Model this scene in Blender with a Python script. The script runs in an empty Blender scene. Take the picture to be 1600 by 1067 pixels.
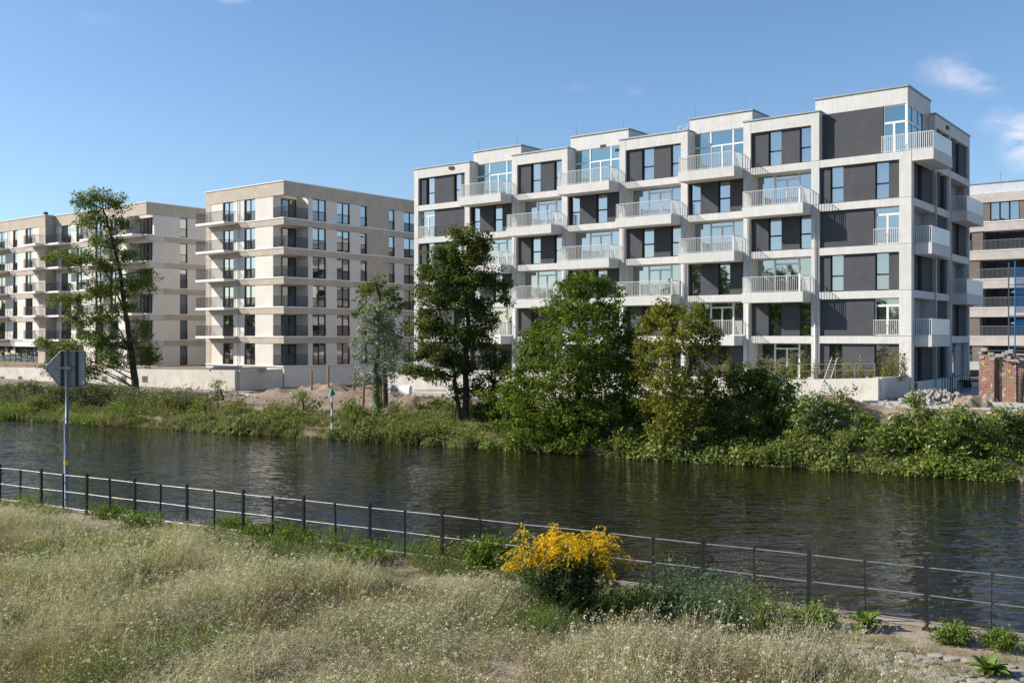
import bpy, math, random
import numpy as np
from mathutils import Vector, Matrix

S = bpy.context.scene
COL = S.collection
F = 1520.0           # focal length in pixels of the 1600 px wide photograph
EYE = 6.3            # eye height above the water
HOR = 525.0

# ------------------------------------------------------------------ camera
cam_d = bpy.data.cameras.new('camera')
cam_d.sensor_width = 36.0
cam_d.lens = F / 1600.0 * 36.0
cam_d.shift_y = -0.0053
cam_d.clip_start = 0.1
cam_d.clip_end = 4000.0
cam = bpy.data.objects.new('camera', cam_d)
cam.location = (0, 0, EYE)
cam.rotation_euler = (math.radians(90), 0, 0)
COL.objects.link(cam)
S.camera = cam

# ------------------------------------------------------------------ world and sun
SUN_EL = 33.0
SUN_VEC = Vector((-1.0, 0.05, 0.0)).normalized()       # towards the sun, on the ground
W = bpy.data.worlds.new('World')
S.world = W
W.use_nodes = True
wn, wl = W.node_tree.nodes, W.node_tree.links
wn.clear()
sky = wn.new('ShaderNodeTexSky')
sky.sky_type = 'NISHITA'
sky.sun_disc = False
sky.sun_elevation = math.radians(SUN_EL)
sky.sun_rotation = math.atan2(SUN_VEC.x, SUN_VEC.y)
sky.air_density = 1.0
sky.dust_density = 0.6
sky.ozone_density = 2.4
sky.altitude = 50
bg = wn.new('ShaderNodeBackground')
bg.inputs['Strength'].default_value = 0.112
wout = wn.new('ShaderNodeOutputWorld')
# thin cloud wisps, drawn over the sky by direction
tc = wn.new('ShaderNodeTexCoord')
mp = wn.new('ShaderNodeMapping'); mp.inputs['Scale'].default_value = (1, 1, 2.2)
wl.new(tc.outputs['Generated'], mp.inputs['Vector'])
nz = wn.new('ShaderNodeTexNoise'); nz.inputs['Scale'].default_value = 17; nz.inputs['Detail'].default_value = 8
nz.inputs['Roughness'].default_value = 0.62; nz.inputs['Distortion'].default_value = 0.4
wl.new(mp.outputs['Vector'], nz.inputs['Vector'])
def wmath(op, a, b):
    n = wn.new('ShaderNodeMath'); n.operation = op
    for i, v in enumerate((a, b)):
        if v is None: continue
        if isinstance(v, (int, float)): n.inputs[i].default_value = v
        else: wl.new(v, n.inputs[i])
    return n.outputs[0]
def blob(px, py, sx, sy, amp):
    d = Vector(((px - 800) / F, 1.0, (HOR - py) / F)).normalized()
    sub = wn.new('ShaderNodeVectorMath'); sub.operation = 'SUBTRACT'
    wl.new(tc.outputs['Generated'], sub.inputs[0]); sub.inputs[1].default_value = d
    mul = wn.new('ShaderNodeVectorMath'); mul.operation = 'MULTIPLY'
    wl.new(sub.outputs[0], mul.inputs[0]); mul.inputs[1].default_value = (F / sx, F / sx, F / sy)
    ln = wn.new('ShaderNodeVectorMath'); ln.operation = 'LENGTH'
    wl.new(mul.outputs[0], ln.inputs[0])
    v = wmath('SUBTRACT', 1.0, ln.outputs['Value'])
    v = wmath('MAXIMUM', v, 0.0)
    return wmath('MULTIPLY', v, amp)
tot = None
for b in [(1478, 108, 46, 26, .55), (1515, 122, 46, 24, .7), (1540, 134, 30, 20, .5), (1560, 190, 34, 24, .4),
          (1598, 225, 40, 44, 1.0), (1640, 215, 60, 50, 1.2), (362, -2, 30, 10, .5), (905, 136, 30, 10, .12),
          (990, 143, 20, 10, .12), (150, 30, 40, 14, .1), (-700, 120, 300, 60, 1.0), (2300, 140, 260, 70, 1.2)]:
    v = blob(*b)
    tot = v if tot is None else wmath('ADD', tot, v)
nn = wmath('SUBTRACT', nz.outputs['Fac'], 0.36)
nn = wmath('MULTIPLY', nn, 3.2)
cl = wmath('MULTIPLY', tot, nn)
cl = wmath('MINIMUM', wmath('MAXIMUM', cl, 0.0), 0.75)
hs = wn.new('ShaderNodeHueSaturation'); hs.inputs['Saturation'].default_value = 1.0
tn = wn.new('ShaderNodeMixRGB'); tn.blend_type = 'MULTIPLY'; tn.inputs['Fac'].default_value = 1.0; tn.inputs['Color2'].default_value = (.76, .875, .98, 1)
wl.new(sky.outputs[0], tn.inputs['Color1']); wl.new(tn.outputs[0], hs.inputs['Color'])
mx = wn.new('ShaderNodeMixRGB'); mx.inputs['Color2'].default_value = (6.0, 5.9, 6.6, 1)
wl.new(cl, mx.inputs['Fac']); wl.new(hs.outputs[0], mx.inputs['Color1'])
wl.new(mx.outputs[0], bg.inputs['Color']); wl.new(bg.outputs[0], wout.inputs['Surface'])

sun_d = bpy.data.lights.new('sun', 'SUN')
sun_d.energy = 5.0
sun_d.angle = math.radians(0.53)
sun_d.color = (1.0, 0.93, 0.83)
sun = bpy.data.objects.new('sun', sun_d)
sv = Vector((SUN_VEC.x, SUN_VEC.y, math.tan(math.radians(SUN_EL)))).normalized()
sun.rotation_euler = (-sv).to_track_quat('-Z', 'Y').to_euler()
sun.location = (-60, 0, 60)
COL.objects.link(sun)

S.render.engine = 'CYCLES'
S.view_settings.view_transform = 'Standard'
S.view_settings.look = 'None'
S.view_settings.gamma = 1.0
S.view_settings.exposure = 0.58
S.view_settings.use_curve_mapping = False
S.cycles.max_bounces = 6
S.cycles.transparent_max_bounces = 8
S.cycles.transmission_bounces = 3

# ------------------------------------------------------------------ helpers
def at(px, py, Z):
    """a point of the place: bearing and height read off the photograph at distance Z"""
    return Vector(((px - 800) / F * Z, Z, EYE + (HOR - py) / F * Z))

class MB:
    def __init__(s): s.v = []; s.f = []
    def box(s, x0, x1, y0, y1, z0, z1):
        if x0 > x1: x0, x1 = x1, x0
        if y0 > y1: y0, y1 = y1, y0
        if z0 > z1: z0, z1 = z1, z0
        n = len(s.v)
        s.v += [(x0, y0, z0), (x1, y0, z0), (x1, y1, z0), (x0, y1, z0), (x0, y0, z1), (x1, y0, z1), (x1, y1, z1), (x0, y1, z1)]
        s.f += [(n, n+3, n+2, n+1), (n+4, n+5, n+6, n+7), (n, n+1, n+5, n+4), (n+1, n+2, n+6, n+5), (n+2, n+3, n+7, n+6), (n+3, n, n+4, n+7)]
        return s
    def tube(s, pts, rad, n=8, cap=True):
        pts = [Vector(p) for p in pts]
        if isinstance(rad, (int, float)): rad = [rad] * len(pts)
        rings = []
        ref = None
        for i, p in enumerate(pts):
            d = (pts[min(i + 1, len(pts) - 1)] - pts[max(i - 1, 0)]).normalized()
            if ref is None or abs(ref.dot(d)) > .97:
                ref = Vector((0, 0, 1)) if abs(d.z) < .9 else Vector((1, 0, 0))
            a = d.cross(ref).normalized(); b = d.cross(a).normalized()
            k = len(s.v)
            for j in range(n):
                t = 2 * math.pi * j / n
                s.v.append(tuple(p + (a * math.cos(t) + b * math.sin(t)) * rad[i]))
            rings.append(k)
        for i in range(len(rings) - 1):
            a, b = rings[i], rings[i + 1]
            for j in range(n):
                s.f.append((a + j, a + (j + 1) % n, b + (j + 1) % n, b + j))
        if cap:
            s.f.append(tuple(rings[0] + j for j in range(n)))
            s.f.append(tuple(rings[-1] + n - 1 - j for j in range(n)))
        return s
    def quad(s, a, b, c, d):
        n = len(s.v); s.v += [tuple(a), tuple(b), tuple(c), tuple(d)]; s.f.append((n, n+1, n+2, n+3)); return s
    def prism(s, poly, ax, d0, d1):
        """poly: 2d outline; ax: axis of extrusion (0,1,2)"""
        n = len(s.v); m = len(poly)
        for d in (d0, d1):
            for (a, b) in poly:
                s.v.append({0: (d, a, b), 1: (a, d, b), 2: (a, b, d)}[ax])
        s.f.append(tuple(range(n, n + m))); s.f.append(tuple(range(n + 2*m - 1, n + m - 1, -1)))
        for i in range(m):
            j = (i + 1) % m
            s.f.append((n + i, n + m + i, n + m + j, n + j))
        return s
    def mesh(s, name, mat, smooth=False):
        me = bpy.data.meshes.new(name)
        me.from_pydata(s.v, [], s.f); me.update()
        if mat: me.materials.append(mat)
        if smooth: me.polygons.foreach_set('use_smooth', [True] * len(me.polygons))
        return me
    def build(s, name, mat, parent=None, loc=None, smooth=False, bevel=0):
        o = bpy.data.objects.new(name, s.mesh(name, mat, smooth))
        COL.objects.link(o)
        if parent: o.parent = parent
        if loc is not None: o.location = loc
        return o

def empty(name, loc=(0, 0, 0), rz=0.0):
    o = bpy.data.objects.new(name, None); COL.objects.link(o)
    o.location = loc; o.rotation_euler = (0, 0, rz); o.empty_display_size = .2
    return o
def tag(o, label=None, cat=None, group=None, kind=None):
    if label: o['label'] = label
    if cat: o['category'] = cat
    if group: o['group'] = group
    if kind: o['kind'] = kind
    return o

_cache = {}
def boxpart(name, mat, parent, x0, x1, y0, y1, z0, z1):
    """one box object; alike boxes share mesh data, origin at the lower centre"""
    if x0 > x1: x0, x1 = x1, x0
    if y0 > y1: y0, y1 = y1, y0
    dx, dy, dz = round(x1 - x0, 3), round(y1 - y0, 3), round(z1 - z0, 3)
    key = (dx, dy, dz, mat.name)
    me = _cache.get(key)
    if me is None:
        me = MB().box(-dx/2, dx/2, -dy/2, dy/2, 0, dz).mesh(name, mat)
        _cache[key] = me
    o = bpy.data.objects.new(name, me); COL.objects.link(o)
    o.parent = parent; o.location = ((x0 + x1) / 2, (y0 + y1) / 2, z0)
    return o

def npmesh(name, V, Q, mat):
    me = bpy.data.meshes.new(name)
    V = np.asarray(V, np.float32); Q = np.asarray(Q, np.int32)
    k = Q.shape[1]
    me.vertices.add(len(V)); me.vertices.foreach_set('co', V.ravel())
    me.loops.add(Q.size); me.loops.foreach_set('vertex_index', Q.ravel())
    me.polygons.add(len(Q)); me.polygons.foreach_set('loop_start', np.arange(len(Q), dtype=np.int32) * k)
    try: me.polygons.foreach_set('loop_total', np.full(len(Q), k, np.int32))
    except Exception: pass
    me.update(calc_edges=True)
    if mat: me.materials.append(mat)
    return me

def leaves(C, N, size, rng, aspect=.55, fold=0.0, dirs=None):
    """pointed four-corner leaves at centres C with normals N; returns vertices and quads"""
    n = len(C)
    N = N / (np.linalg.norm(N, axis=1, keepdims=True) + 1e-9)
    R = rng.normal(size=(n, 3)) if dirs is None else dirs
    A = R - (R * N).sum(1, keepdims=True) * N
    A /= (np.linalg.norm(A, axis=1, keepdims=True) + 1e-9)
    B = np.cross(N, A)
    s = np.asarray(size)
    if s.ndim == 0: s = np.full(n, float(size))
    s = (s * np.clip(rng.lognormal(-.05, .28, n), .4, 1.9))[:, None]
    V = np.empty((n, 4, 3))
    V[:, 0] = C - A * s * .5
    V[:, 1] = C + B * s * aspect * .5 + A * s * .05 + N * s * fold
    V[:, 2] = C + A * s * .5 - N * s * .08
    V[:, 3] = C - B * s * aspect * .5 + A * s * .05 + N * s * fold
    Q = np.arange(n * 4).reshape(n, 4)
    return V.reshape(-1, 3), Q

# ------------------------------------------------------------------ materials
M = {}
def newmat(name):
    m = bpy.data.materials.new(name); m.use_nodes = True
    nt = m.node_tree; nt.nodes.clear()
    out = nt.nodes.new('ShaderNodeOutputMaterial')
    M[name] = m
    return m, nt.nodes, nt.links, out
def ramp(nodes, stops):
    r = nodes.new('ShaderNodeValToRGB')
    el = r.color_ramp.elements
    while len(el) > 1: el.remove(el[-1])
    el[0].position = stops[0][0]; el[0].color = (*stops[0][1], 1)
    for p, c in stops[1:]:
        e = el.new(p); e.color = (*c, 1)
    return r
def noise(nodes, links, scale, detail=4, rough=.55, coord='Object', stretch=None, dist=0):
    t = nodes.new('ShaderNodeTexCoord')
    src = t.outputs[coord]
    if coord == 'World':
        pass
    if stretch:
        mp = nodes.new('ShaderNodeMapping'); mp.inputs['Scale'].default_value = stretch
        links.new(src, mp.inputs['Vector']); src = mp.outputs[0]
    n = nodes.new('ShaderNodeTexNoise'); n.inputs['Scale'].default_value = scale
    n.inputs['Detail'].default_value = detail; n.inputs['Roughness'].default_value = rough
    n.inputs['Distortion'].default_value = dist
    links.new(src, n.inputs['Vector'])
    return n
def wpos(nodes, links, scale, detail=4, rough=.55, stretch=None, dist=0):
    g = nodes.new('ShaderNodeNewGeometry'); src = g.outputs['Position']
    if stretch:
        mp = nodes.new('ShaderNodeMapping'); mp.inputs['Scale'].default_value = stretch
        links.new(src, mp.inputs['Vector']); src = mp.outputs[0]
    n = nodes.new('ShaderNodeTexNoise'); n.inputs['Scale'].default_value = scale
    n.inputs['Detail'].default_value = detail; n.inputs['Roughness'].default_value = rough
    n.inputs['Distortion'].default_value = dist
    links.new(src, n.inputs['Vector'])
    return n
def mixc(nodes, links, fac, a, b, mode='MIX'):
    m = nodes.new('ShaderNodeMixRGB'); m.blend_type = mode
    for i, v in ((0, fac), (1, a), (2, b)):
        if isinstance(v, (int, float)): m.inputs[i].default_value = v
        elif isinstance(v, tuple): m.inputs[i].default_value = (*v, 1)
        else: links.new(v, m.inputs[i])
    return m.outputs[0]

def surface(name, c1, c2, scale=1.5, rough=.85, streak=0.0, speck=.06, bump=.15, bscale=30, metal=0.0, spec=.3, stain=None):
    """mottled surface with patches, vertical weather streaks, fine grain"""
    m, N, L, out = newmat(name)
    b = N.new('ShaderNodeBsdfPrincipled')
    n1 = wpos(N, L, scale, 6, .6, dist=.3)
    r1 = ramp(N, [(.3, c1), (.7, c2)]); L.new(n1.outputs['Fac'], r1.inputs['Fac'])
    col = r1.outputs[0]
    if streak:
        n2 = wpos(N, L, 2.2, 5, .6, stretch=(3.0, 3.0, .35))
        r2 = ramp(N, [(.42, (1 - streak,) * 3), (.62, (1, 1, 1))]); L.new(n2.outputs['Fac'], r2.inputs['Fac'])
        col = mixc(N, L, 1.0, col, r2.outputs[0], 'MULTIPLY')
    n3 = wpos(N, L, bscale, 3, .7)
    r3 = ramp(N, [(.3, (1 - speck,) * 3), (.7, (1 + speck,) * 3)]); L.new(n3.outputs['Fac'], r3.inputs['Fac'])
    col = mixc(N, L, 1.0, col, r3.outputs[0], 'MULTIPLY')
    if stain:
        n4 = wpos(N, L, .8, 4, .7)
        r4 = ramp(N, [(.55, (0, 0, 0)), (.75, (1, 1, 1))]); L.new(n4.outputs['Fac'], r4.inputs['Fac'])
        col = mixc(N, L, r4.outputs[0], col, stain)
    # each object a slightly different tone
    oi = N.new('ShaderNodeObjectInfo')
    r5 = ramp(N, [(0, (.95, .95, .95)), (1, (1.03, 1.03, 1.03))]); L.new(oi.outputs['Random'], r5.inputs['Fac'])
    col = mixc(N, L, 1.0, col, r5.outputs[0], 'MULTIPLY')
    L.new(col, b.inputs['Base Color'])
    b.inputs['Roughness'].default_value = rough; b.inputs['Metallic'].default_value = metal
    b.inputs['Specular IOR Level'].default_value = spec
    if bump:
        bp = N.new('ShaderNodeBump'); bp.inputs['Strength'].default_value = bump; bp.inputs['Distance'].default_value = .02
        L.new(n3.outputs['Fac'], bp.inputs['Height']); L.new(bp.outputs[0], b.inputs['Normal'])
    L.new(b.outputs[0], out.inputs['Surface'])
    return m

surface('concrete', (.55, .535, .505), (.62, .605, .575), 1.2, streak=.09, bump=.1)
surface('concrete_dark', (.34, .33, .31), (.42, .41, .385), 1.0, streak=.12, bump=.15)
surface('yard_concrete', (.48, .45, .395), (.60, .57, .51), .7, streak=.05, bump=.3, stain=(.36, .31, .24))
surface('render_dark', (.066, .069, .076), (.083, .086, .094), .9, rough=.95, speck=.12, bump=.3, bscale=18, streak=.06)
surface('plaster', (.64, .60, .54), (.69, .65, .59), .8, streak=.05, bump=.05)
surface('white_sill', (.68, .68, .67), (.74, .74, .73), 1.0, rough=.6, streak=.04)
surface('white_metal', (.66, .66, .64), (.70, .70, .68), 2.0, rough=.45, speck=.02, bump=0)
surface('grey_metal', (.30, .31, .32), (.36, .37, .38), 2.0, rough=.45, metal=.4, speck=.05, bump=0)
surface('zinc', (.22, .23, .25), (.28, .30, .32), 2.0, rough=.5, metal=.5, speck=.05, bump=0)
surface('dark_frame', (.018, .018, .02), (.026, .026, .028), 2.0, rough=.5, speck=.05, bump=0)
surface('black_paint', (.016, .016, .018), (.028, .028, .03), 6.0, rough=.45, speck=.2, bump=.1, bscale=80)
surface('rail_metal', (.20, .20, .21), (.34, .34, .35), 8.0, rough=.4, metal=.5, speck=.2, bump=.1, bscale=90)
surface('post_metal', (.14, .16, .18), (.20, .22, .245), 3.0, rough=.5, metal=.3, speck=.1, bump=.05, streak=.15)
surface('sign_back', (.24, .27, .255), (.31, .34, .325), 1.6, rough=.55, metal=.2, speck=.08, bump=.05, streak=.12)
surface('paint_green', (.01, .16, .11), (.015, .20, .14), 3.0, rough=.5, bump=0)
surface('paint_white', (.7, .72, .7), (.78, .79, .77), 3.0, rough=.5, bump=0)
surface('timber', (.24, .14, .08), (.38, .24, .14), 2.0, rough=.9, streak=.25)
surface('rubble', (.22, .205, .18), (.38, .355, .315), 1.5, rough=.95, bump=.6, bscale=12)
surface('clod', (.20, .155, .11), (.36, .30, .235), 1.5, rough=.95, bump=.6, bscale=12)
surface('cobble', (.26, .225, .18), (.37, .33, .28), 3.0, rough=.9, bump=.5, bscale=25)
surface('coping', (.23, .17, .13), (.34, .27, .21), 1.8, rough=.9, bump=.4, bscale=20)
surface('bark', (.035, .03, .026), (.075, .065, .055), 3.0, rough=.95, bump=.8, bscale=14)
surface('bark_pale', (.10, .09, .07), (.17, .15, .12), 3.0, rough=.95, bump=.8, bscale=14)
surface('stem_green', (.05, .07, .02), (.09, .10, .04), 3.0, rough=.9, bump=0)
surface('rail_grey', (.52, .52, .50), (.58, .58, .56), 2.0, rough=.5, speck=.02, bump=0)
surface('galvanised', (.48, .49, .50), (.58, .59, .60), 2.0, rough=.45, metal=.3, speck=.05, bump=0)
surface('plastic_blue', (.01, .10, .30), (.02, .16, .40), 3.0, rough=.5, bump=0)
surface('film_white', (.55, .57, .60), (.75, .76, .78), 3.0, rough=.3, bump=.4, bscale=6)
surface('orange_paint', (.6, .16, .02), (.7, .2, .03), 3.0, rough=.5, bump=0)
surface('yellow_paint', (.65, .48, .03), (.7, .52, .04), 3.0, rough=.5, bump=0)
surface('rubber', (.02, .02, .02), (.03, .03, .03), 3.0, rough=.8, bump=0)

def brickmat(name, c1, c2, mortar, sc=1.0, graffiti=False):
    m, N, L, out = newmat(name)
    b = N.new('ShaderNodeBsdfPrincipled'); b.inputs['Roughness'].default_value = .9
    t = N.new('ShaderNodeTexCoord')
    sx = N.new('ShaderNodeSeparateXYZ'); L.new(t.outputs['Object'], sx.inputs[0])
    ad = N.new('ShaderNodeMath'); ad.operation = 'ADD'; L.new(sx.outputs[0], ad.inputs[0]); L.new(sx.outputs[1], ad.inputs[1])
    cx = N.new('ShaderNodeCombineXYZ'); L.new(ad.outputs[0], cx.inputs[0]); L.new(sx.outputs[2], cx.inputs[1])
    br = N.new('ShaderNodeTexBrick'); L.new(cx.outputs[0], br.inputs['Vector'])
    br.inputs['Scale'].default_value = 1.0 * sc
    br.inputs['Brick Width'].default_value = .25; br.inputs['Row Height'].default_value = .078
    br.inputs['Mortar Size'].default_value = .012; br.inputs['Mortar Smooth'].default_value = .2
    br.inputs['Color1'].default_value = (*c1, 1); br.inputs['Color2'].default_value = (*c2, 1); br.inputs['Mortar'].default_value = (*mortar, 1)
    n = wpos(N, L, .9, 6, .65)
    r = ramp(N, [(.3, (.86, .86, .86)), (.7, (1.1, 1.1, 1.1))]); L.new(n.outputs['Fac'], r.inputs['Fac'])
    col = mixc(N, L, 1.0, br.outputs['Color'], r.outputs[0], 'MULTIPLY')
    if graffiti:
        v = wpos(N, L, 2.6, 3, .55, dist=1.2)
        rr = ramp(N, [(.57, (0, 0, 0)), (.60, (.8, .8, .8))]); L.new(v.outputs['Fac'], rr.inputs['Fac'])
        w = N.new('ShaderNodeTexWhiteNoise')
        vo = N.new('ShaderNodeTexVoronoi'); vo.inputs['Scale'].default_value = 4.5
        g = N.new('ShaderNodeNewGeometry'); L.new(g.outputs['Position'], vo.inputs['Vector'])
        cr = ramp(N, [(0, (.55, .5, .1)), (.3, (.1, .35, .42)), (.5, (.6, .58, .58)), (.75, (.42, .12, .2)), (1, (.55, .55, .6))])
        cr.color_ramp.interpolation = 'CONSTANT'
        sp = N.new('ShaderNodeSeparateXYZ'); L.new(vo.outputs['Color'], sp.inputs[0]); L.new(sp.outputs[0], cr.inputs['Fac'])
        col = mixc(N, L, rr.outputs[0], col, cr.outputs[0])
    L.new(col, b.inputs['Base Color'])
    bp = N.new('ShaderNodeBump'); bp.inputs['Strength'].default_value = .5; bp.inputs['Distance'].default_value = .01; bp.invert = True
    L.new(br.outputs['Fac'], bp.inputs['Height']); L.new(bp.outputs[0], b.inputs['Normal'])
    L.new(b.outputs[0], out.inputs['Surface'])
    return m
brickmat('brick_beige', (.50, .42, .33), (.43, .36, .28), (.44, .39, .33))
brickmat('brick_brown', (.17, .135, .115), (.12, .095, .085), (.2, .18, .165))
brickmat('brick_pale', (.50, .44, .39), (.42, .37, .33), (.46, .43, .40))
brickmat('brick_red', (.36, .15, .09), (.25, .10, .065), (.30, .26, .21), graffiti=True)
brickmat('brick_red_plain', (.27, .12, .08), (.19, .085, .06), (.26, .22, .18))

def glassmat(name, base, refl, tint):
    m, N, L, out = newmat(name)
    d = N.new('ShaderNodeBsdfDiffuse')
    oi = N.new('ShaderNodeObjectInfo')
    r = ramp(N, [(0, tuple(c * .6 for c in base)), (.6, base), (1, tuple(min(1, c * 1.8) for c in base))])
    L.new(oi.outputs['Random'], r.inputs['Fac']); L.new(r.outputs[0], d.inputs['Color'])
    g = N.new('ShaderNodeBsdfGlossy'); g.inputs['Roughness'].default_value = .015; g.inputs['Color'].default_value = (*tint, 1)
    n = wpos(N, L, .55, 2, .4)
    bp = N.new('ShaderNodeBump'); bp.inputs['Strength'].default_value = .05; bp.inputs['Distance'].default_value = .12
    L.new(n.outputs['Fac'], bp.inputs['Height']); L.new(bp.outputs[0], g.inputs['Normal'])
    lw = N.new('ShaderNodeLayerWeight'); lw.inputs['Blend'].default_value = refl
    mx = N.new('ShaderNodeMixShader')
    mr = N.new('ShaderNodeMapRange'); mr.inputs['To Min'].default_value = refl; mr.inputs['To Max'].default_value = 1.0
    L.new(lw.outputs['Fresnel'], mr.inputs['Value'])
    L.new(mr.outputs[0], mx.inputs['Fac']); L.new(d.outputs[0], mx.inputs[1]); L.new(g.outputs[0], mx.inputs[2])
    L.new(mx.outputs[0], out.inputs['Surface'])
    return m
glassmat('glass', (.03, .035, .038), .39, (.93, .95, .96))
glassmat('glass_teal', (.03, .05, .048), .36, (.62, .84, .86))
glassmat('glass_dark', (.02, .022, .025), .22, (.95, .97, 1.0))

def screenmat(name, col, alpha):
    m, N, L, out = newmat(name)
    b = N.new('ShaderNodeBsdfPrincipled'); b.inputs['Base Color'].default_value = (*col, 1); b.inputs['Roughness'].default_value = .3
    t = N.new('ShaderNodeBsdfTransparent'); mx = N.new('ShaderNodeMixShader'); mx.inputs['Fac'].default_value = alpha
    L.new(t.outputs[0], mx.inputs[1]); L.new(b.outputs[0], mx.inputs[2]); L.new(mx.outputs[0], out.inputs['Surface'])
    return m
screenmat('frosted_panel', (.68, .72, .70), .92)
screenmat('netting_blue', (.02, .20, .42), .4)

def leafmat(name, cols, trans=.35, patch=.5, rough=.6, spec=.18):
    """leaves: every leaf its own tone, slow patches over the plant, light coming through"""
    m, N, L, out = newmat(name)
    g = N.new('ShaderNodeNewGeometry')
    k = len(cols) - 1
    r = ramp(N, [(i / k, c) for i, c in enumerate(cols)]); L.new(g.outputs['Random Per Island'], r.inputs['Fac'])
    n = wpos(N, L, .8, 3, .6)
    r2 = ramp(N, [(.3, (1 - .45 * patch,) * 3), (.7, (1 + .35 * patch,) * 3)]); L.new(n.outputs['Fac'], r2.inputs['Fac'])
    col = mixc(N, L, 1.0, r.outputs[0], r2.outputs[0], 'MULTIPLY')
    b = N.new('ShaderNodeBsdfPrincipled'); L.new(col, b.inputs['Base Color'])
    b.inputs['Roughness'].default_value = rough; b.inputs['Specular IOR Level'].default_value = spec
    t = N.new('ShaderNodeBsdfTranslucent')
    tcol = mixc(N, L, 1.0, col, (1.25, 1.35, .55), 'MULTIPLY'); L.new(tcol, t.inputs['Color'])
    mx = N.new('ShaderNodeMixShader'); mx.inputs['Fac'].default_value = trans
    L.new(b.outputs[0], mx.inputs[1]); L.new(t.outputs[0], mx.inputs[2]); L.new(mx.outputs[0], out.inputs['Surface'])
    return m
leafmat('leaf_green', [(0.076, 0.123, 0.012), (0.119, 0.176, 0.018), (0.184, 0.228, 0.031)])
leafmat('leaf_olive', [(.075, .105, .024), (.125, .145, .034), (.18, .19, .05)])
leafmat('leaf_bright', [(0.104, 0.159, 0.026), (0.151, 0.221, 0.038), (0.196, 0.257, 0.051)])
leafmat('leaf_yellow', [(.12, .15, .018), (.21, .21, .03), (.33, .27, .045)])
leafmat('leaf_bamboo', [(.13, .14, .03), (.22, .20, .05), (.27, .20, .06)])
leafmat('leaf_silver', [(0.184, 0.218, 0.161), (0.345, 0.391, 0.322), (0.529, 0.575, 0.506)], trans=.2)
leafmat('leaf_dark', [(0.048, 0.072, 0.014), (0.083, 0.107, 0.020), (0.133, 0.154, 0.034)])
leafmat('leaf_sage', [(0.106, 0.123, 0.068), (0.160, 0.171, 0.094), (0.223, 0.228, 0.137)], trans=.25)
leafmat('leaf_ivy', [(0.103, 0.132, 0.030), (0.175, 0.202, 0.053), (0.269, 0.279, 0.082)])
leafmat('leaf_ailanthus', [(0.086, 0.133, 0.023), (0.144, 0.195, 0.036), (0.250, 0.281, 0.073)], rough=.4, spec=.5)
leafmat('grass_green', [(0.088, 0.138, 0.025), (0.150, 0.213, 0.044), (0.213, 0.250, 0.075)])
leafmat('straw', [(0.317, 0.275, 0.188), (0.477, 0.418, 0.312), (0.622, 0.562, 0.453)], trans=.3)
leafmat('straw_green', [(0.182, 0.193, 0.090), (0.293, 0.283, 0.152), (0.419, 0.388, 0.235)], trans=.3)
leafmat('grass_tan', [(0.185, 0.145, 0.083), (0.277, 0.206, 0.123), (0.347, 0.290, 0.179)], trans=.3)
leafmat('grass_rust', [(.15, .085, .045), (.22, .135, .075), (.28, .20, .12)], trans=.3)
leafmat('seed_white', [(0.486, 0.456, 0.330), (0.648, 0.615, 0.470), (0.821, 0.784, 0.640)], trans=.3)
leafmat('flower_yellow', [(.60, .36, .005), (.74, .48, .008), (.82, .58, .02)], trans=.3)
leafmat('leaf_goldenrod', [(0.050, 0.092, 0.034), (0.084, 0.134, 0.050), (0.118, 0.168, 0.067)])
leafmat('leaf_artemisia', [(0.070, 0.126, 0.070), (0.112, 0.168, 0.098), (0.168, 0.210, 0.126)])

# ================================================================== buildings
PHI = math.atan2(-.615, .789)       # street grid of the new quarter

class Face:
    """front ('F'): r runs along local x, d goes into the house along y; side ('S'): r along y, d along -x"""
    def __init__(s, root, kind, off=0.0): s.root, s.kind, s.off = root, kind, off
    def place(s, r, d, z):
        d += s.off
        return (r, d, z) if s.kind == 'F' else (-d, r, z)
    @property
    def rz(s): return 0.0 if s.kind == 'F' else math.pi / 2
    def box(s, name, mat, r0, r1, d0, d1, z0, z1, parent=None):
        d0 += s.off; d1 += s.off
        if s.kind == 'F': return boxpart(name, mat, parent or s.root, r0, r1, d0, d1, z0, z1)
        return boxpart(name, mat, parent or s.root, -d1, -d0, r0, r1, z0, z1)
    def put(s, name, me, r, d, z, parent=None):
        o = bpy.data.objects.new(name, me); COL.objects.link(o); o.parent = parent or s.root
        o.location = s.place(r, d, z); o.rotation_euler = (0, 0, s.rz)
        return o

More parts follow.
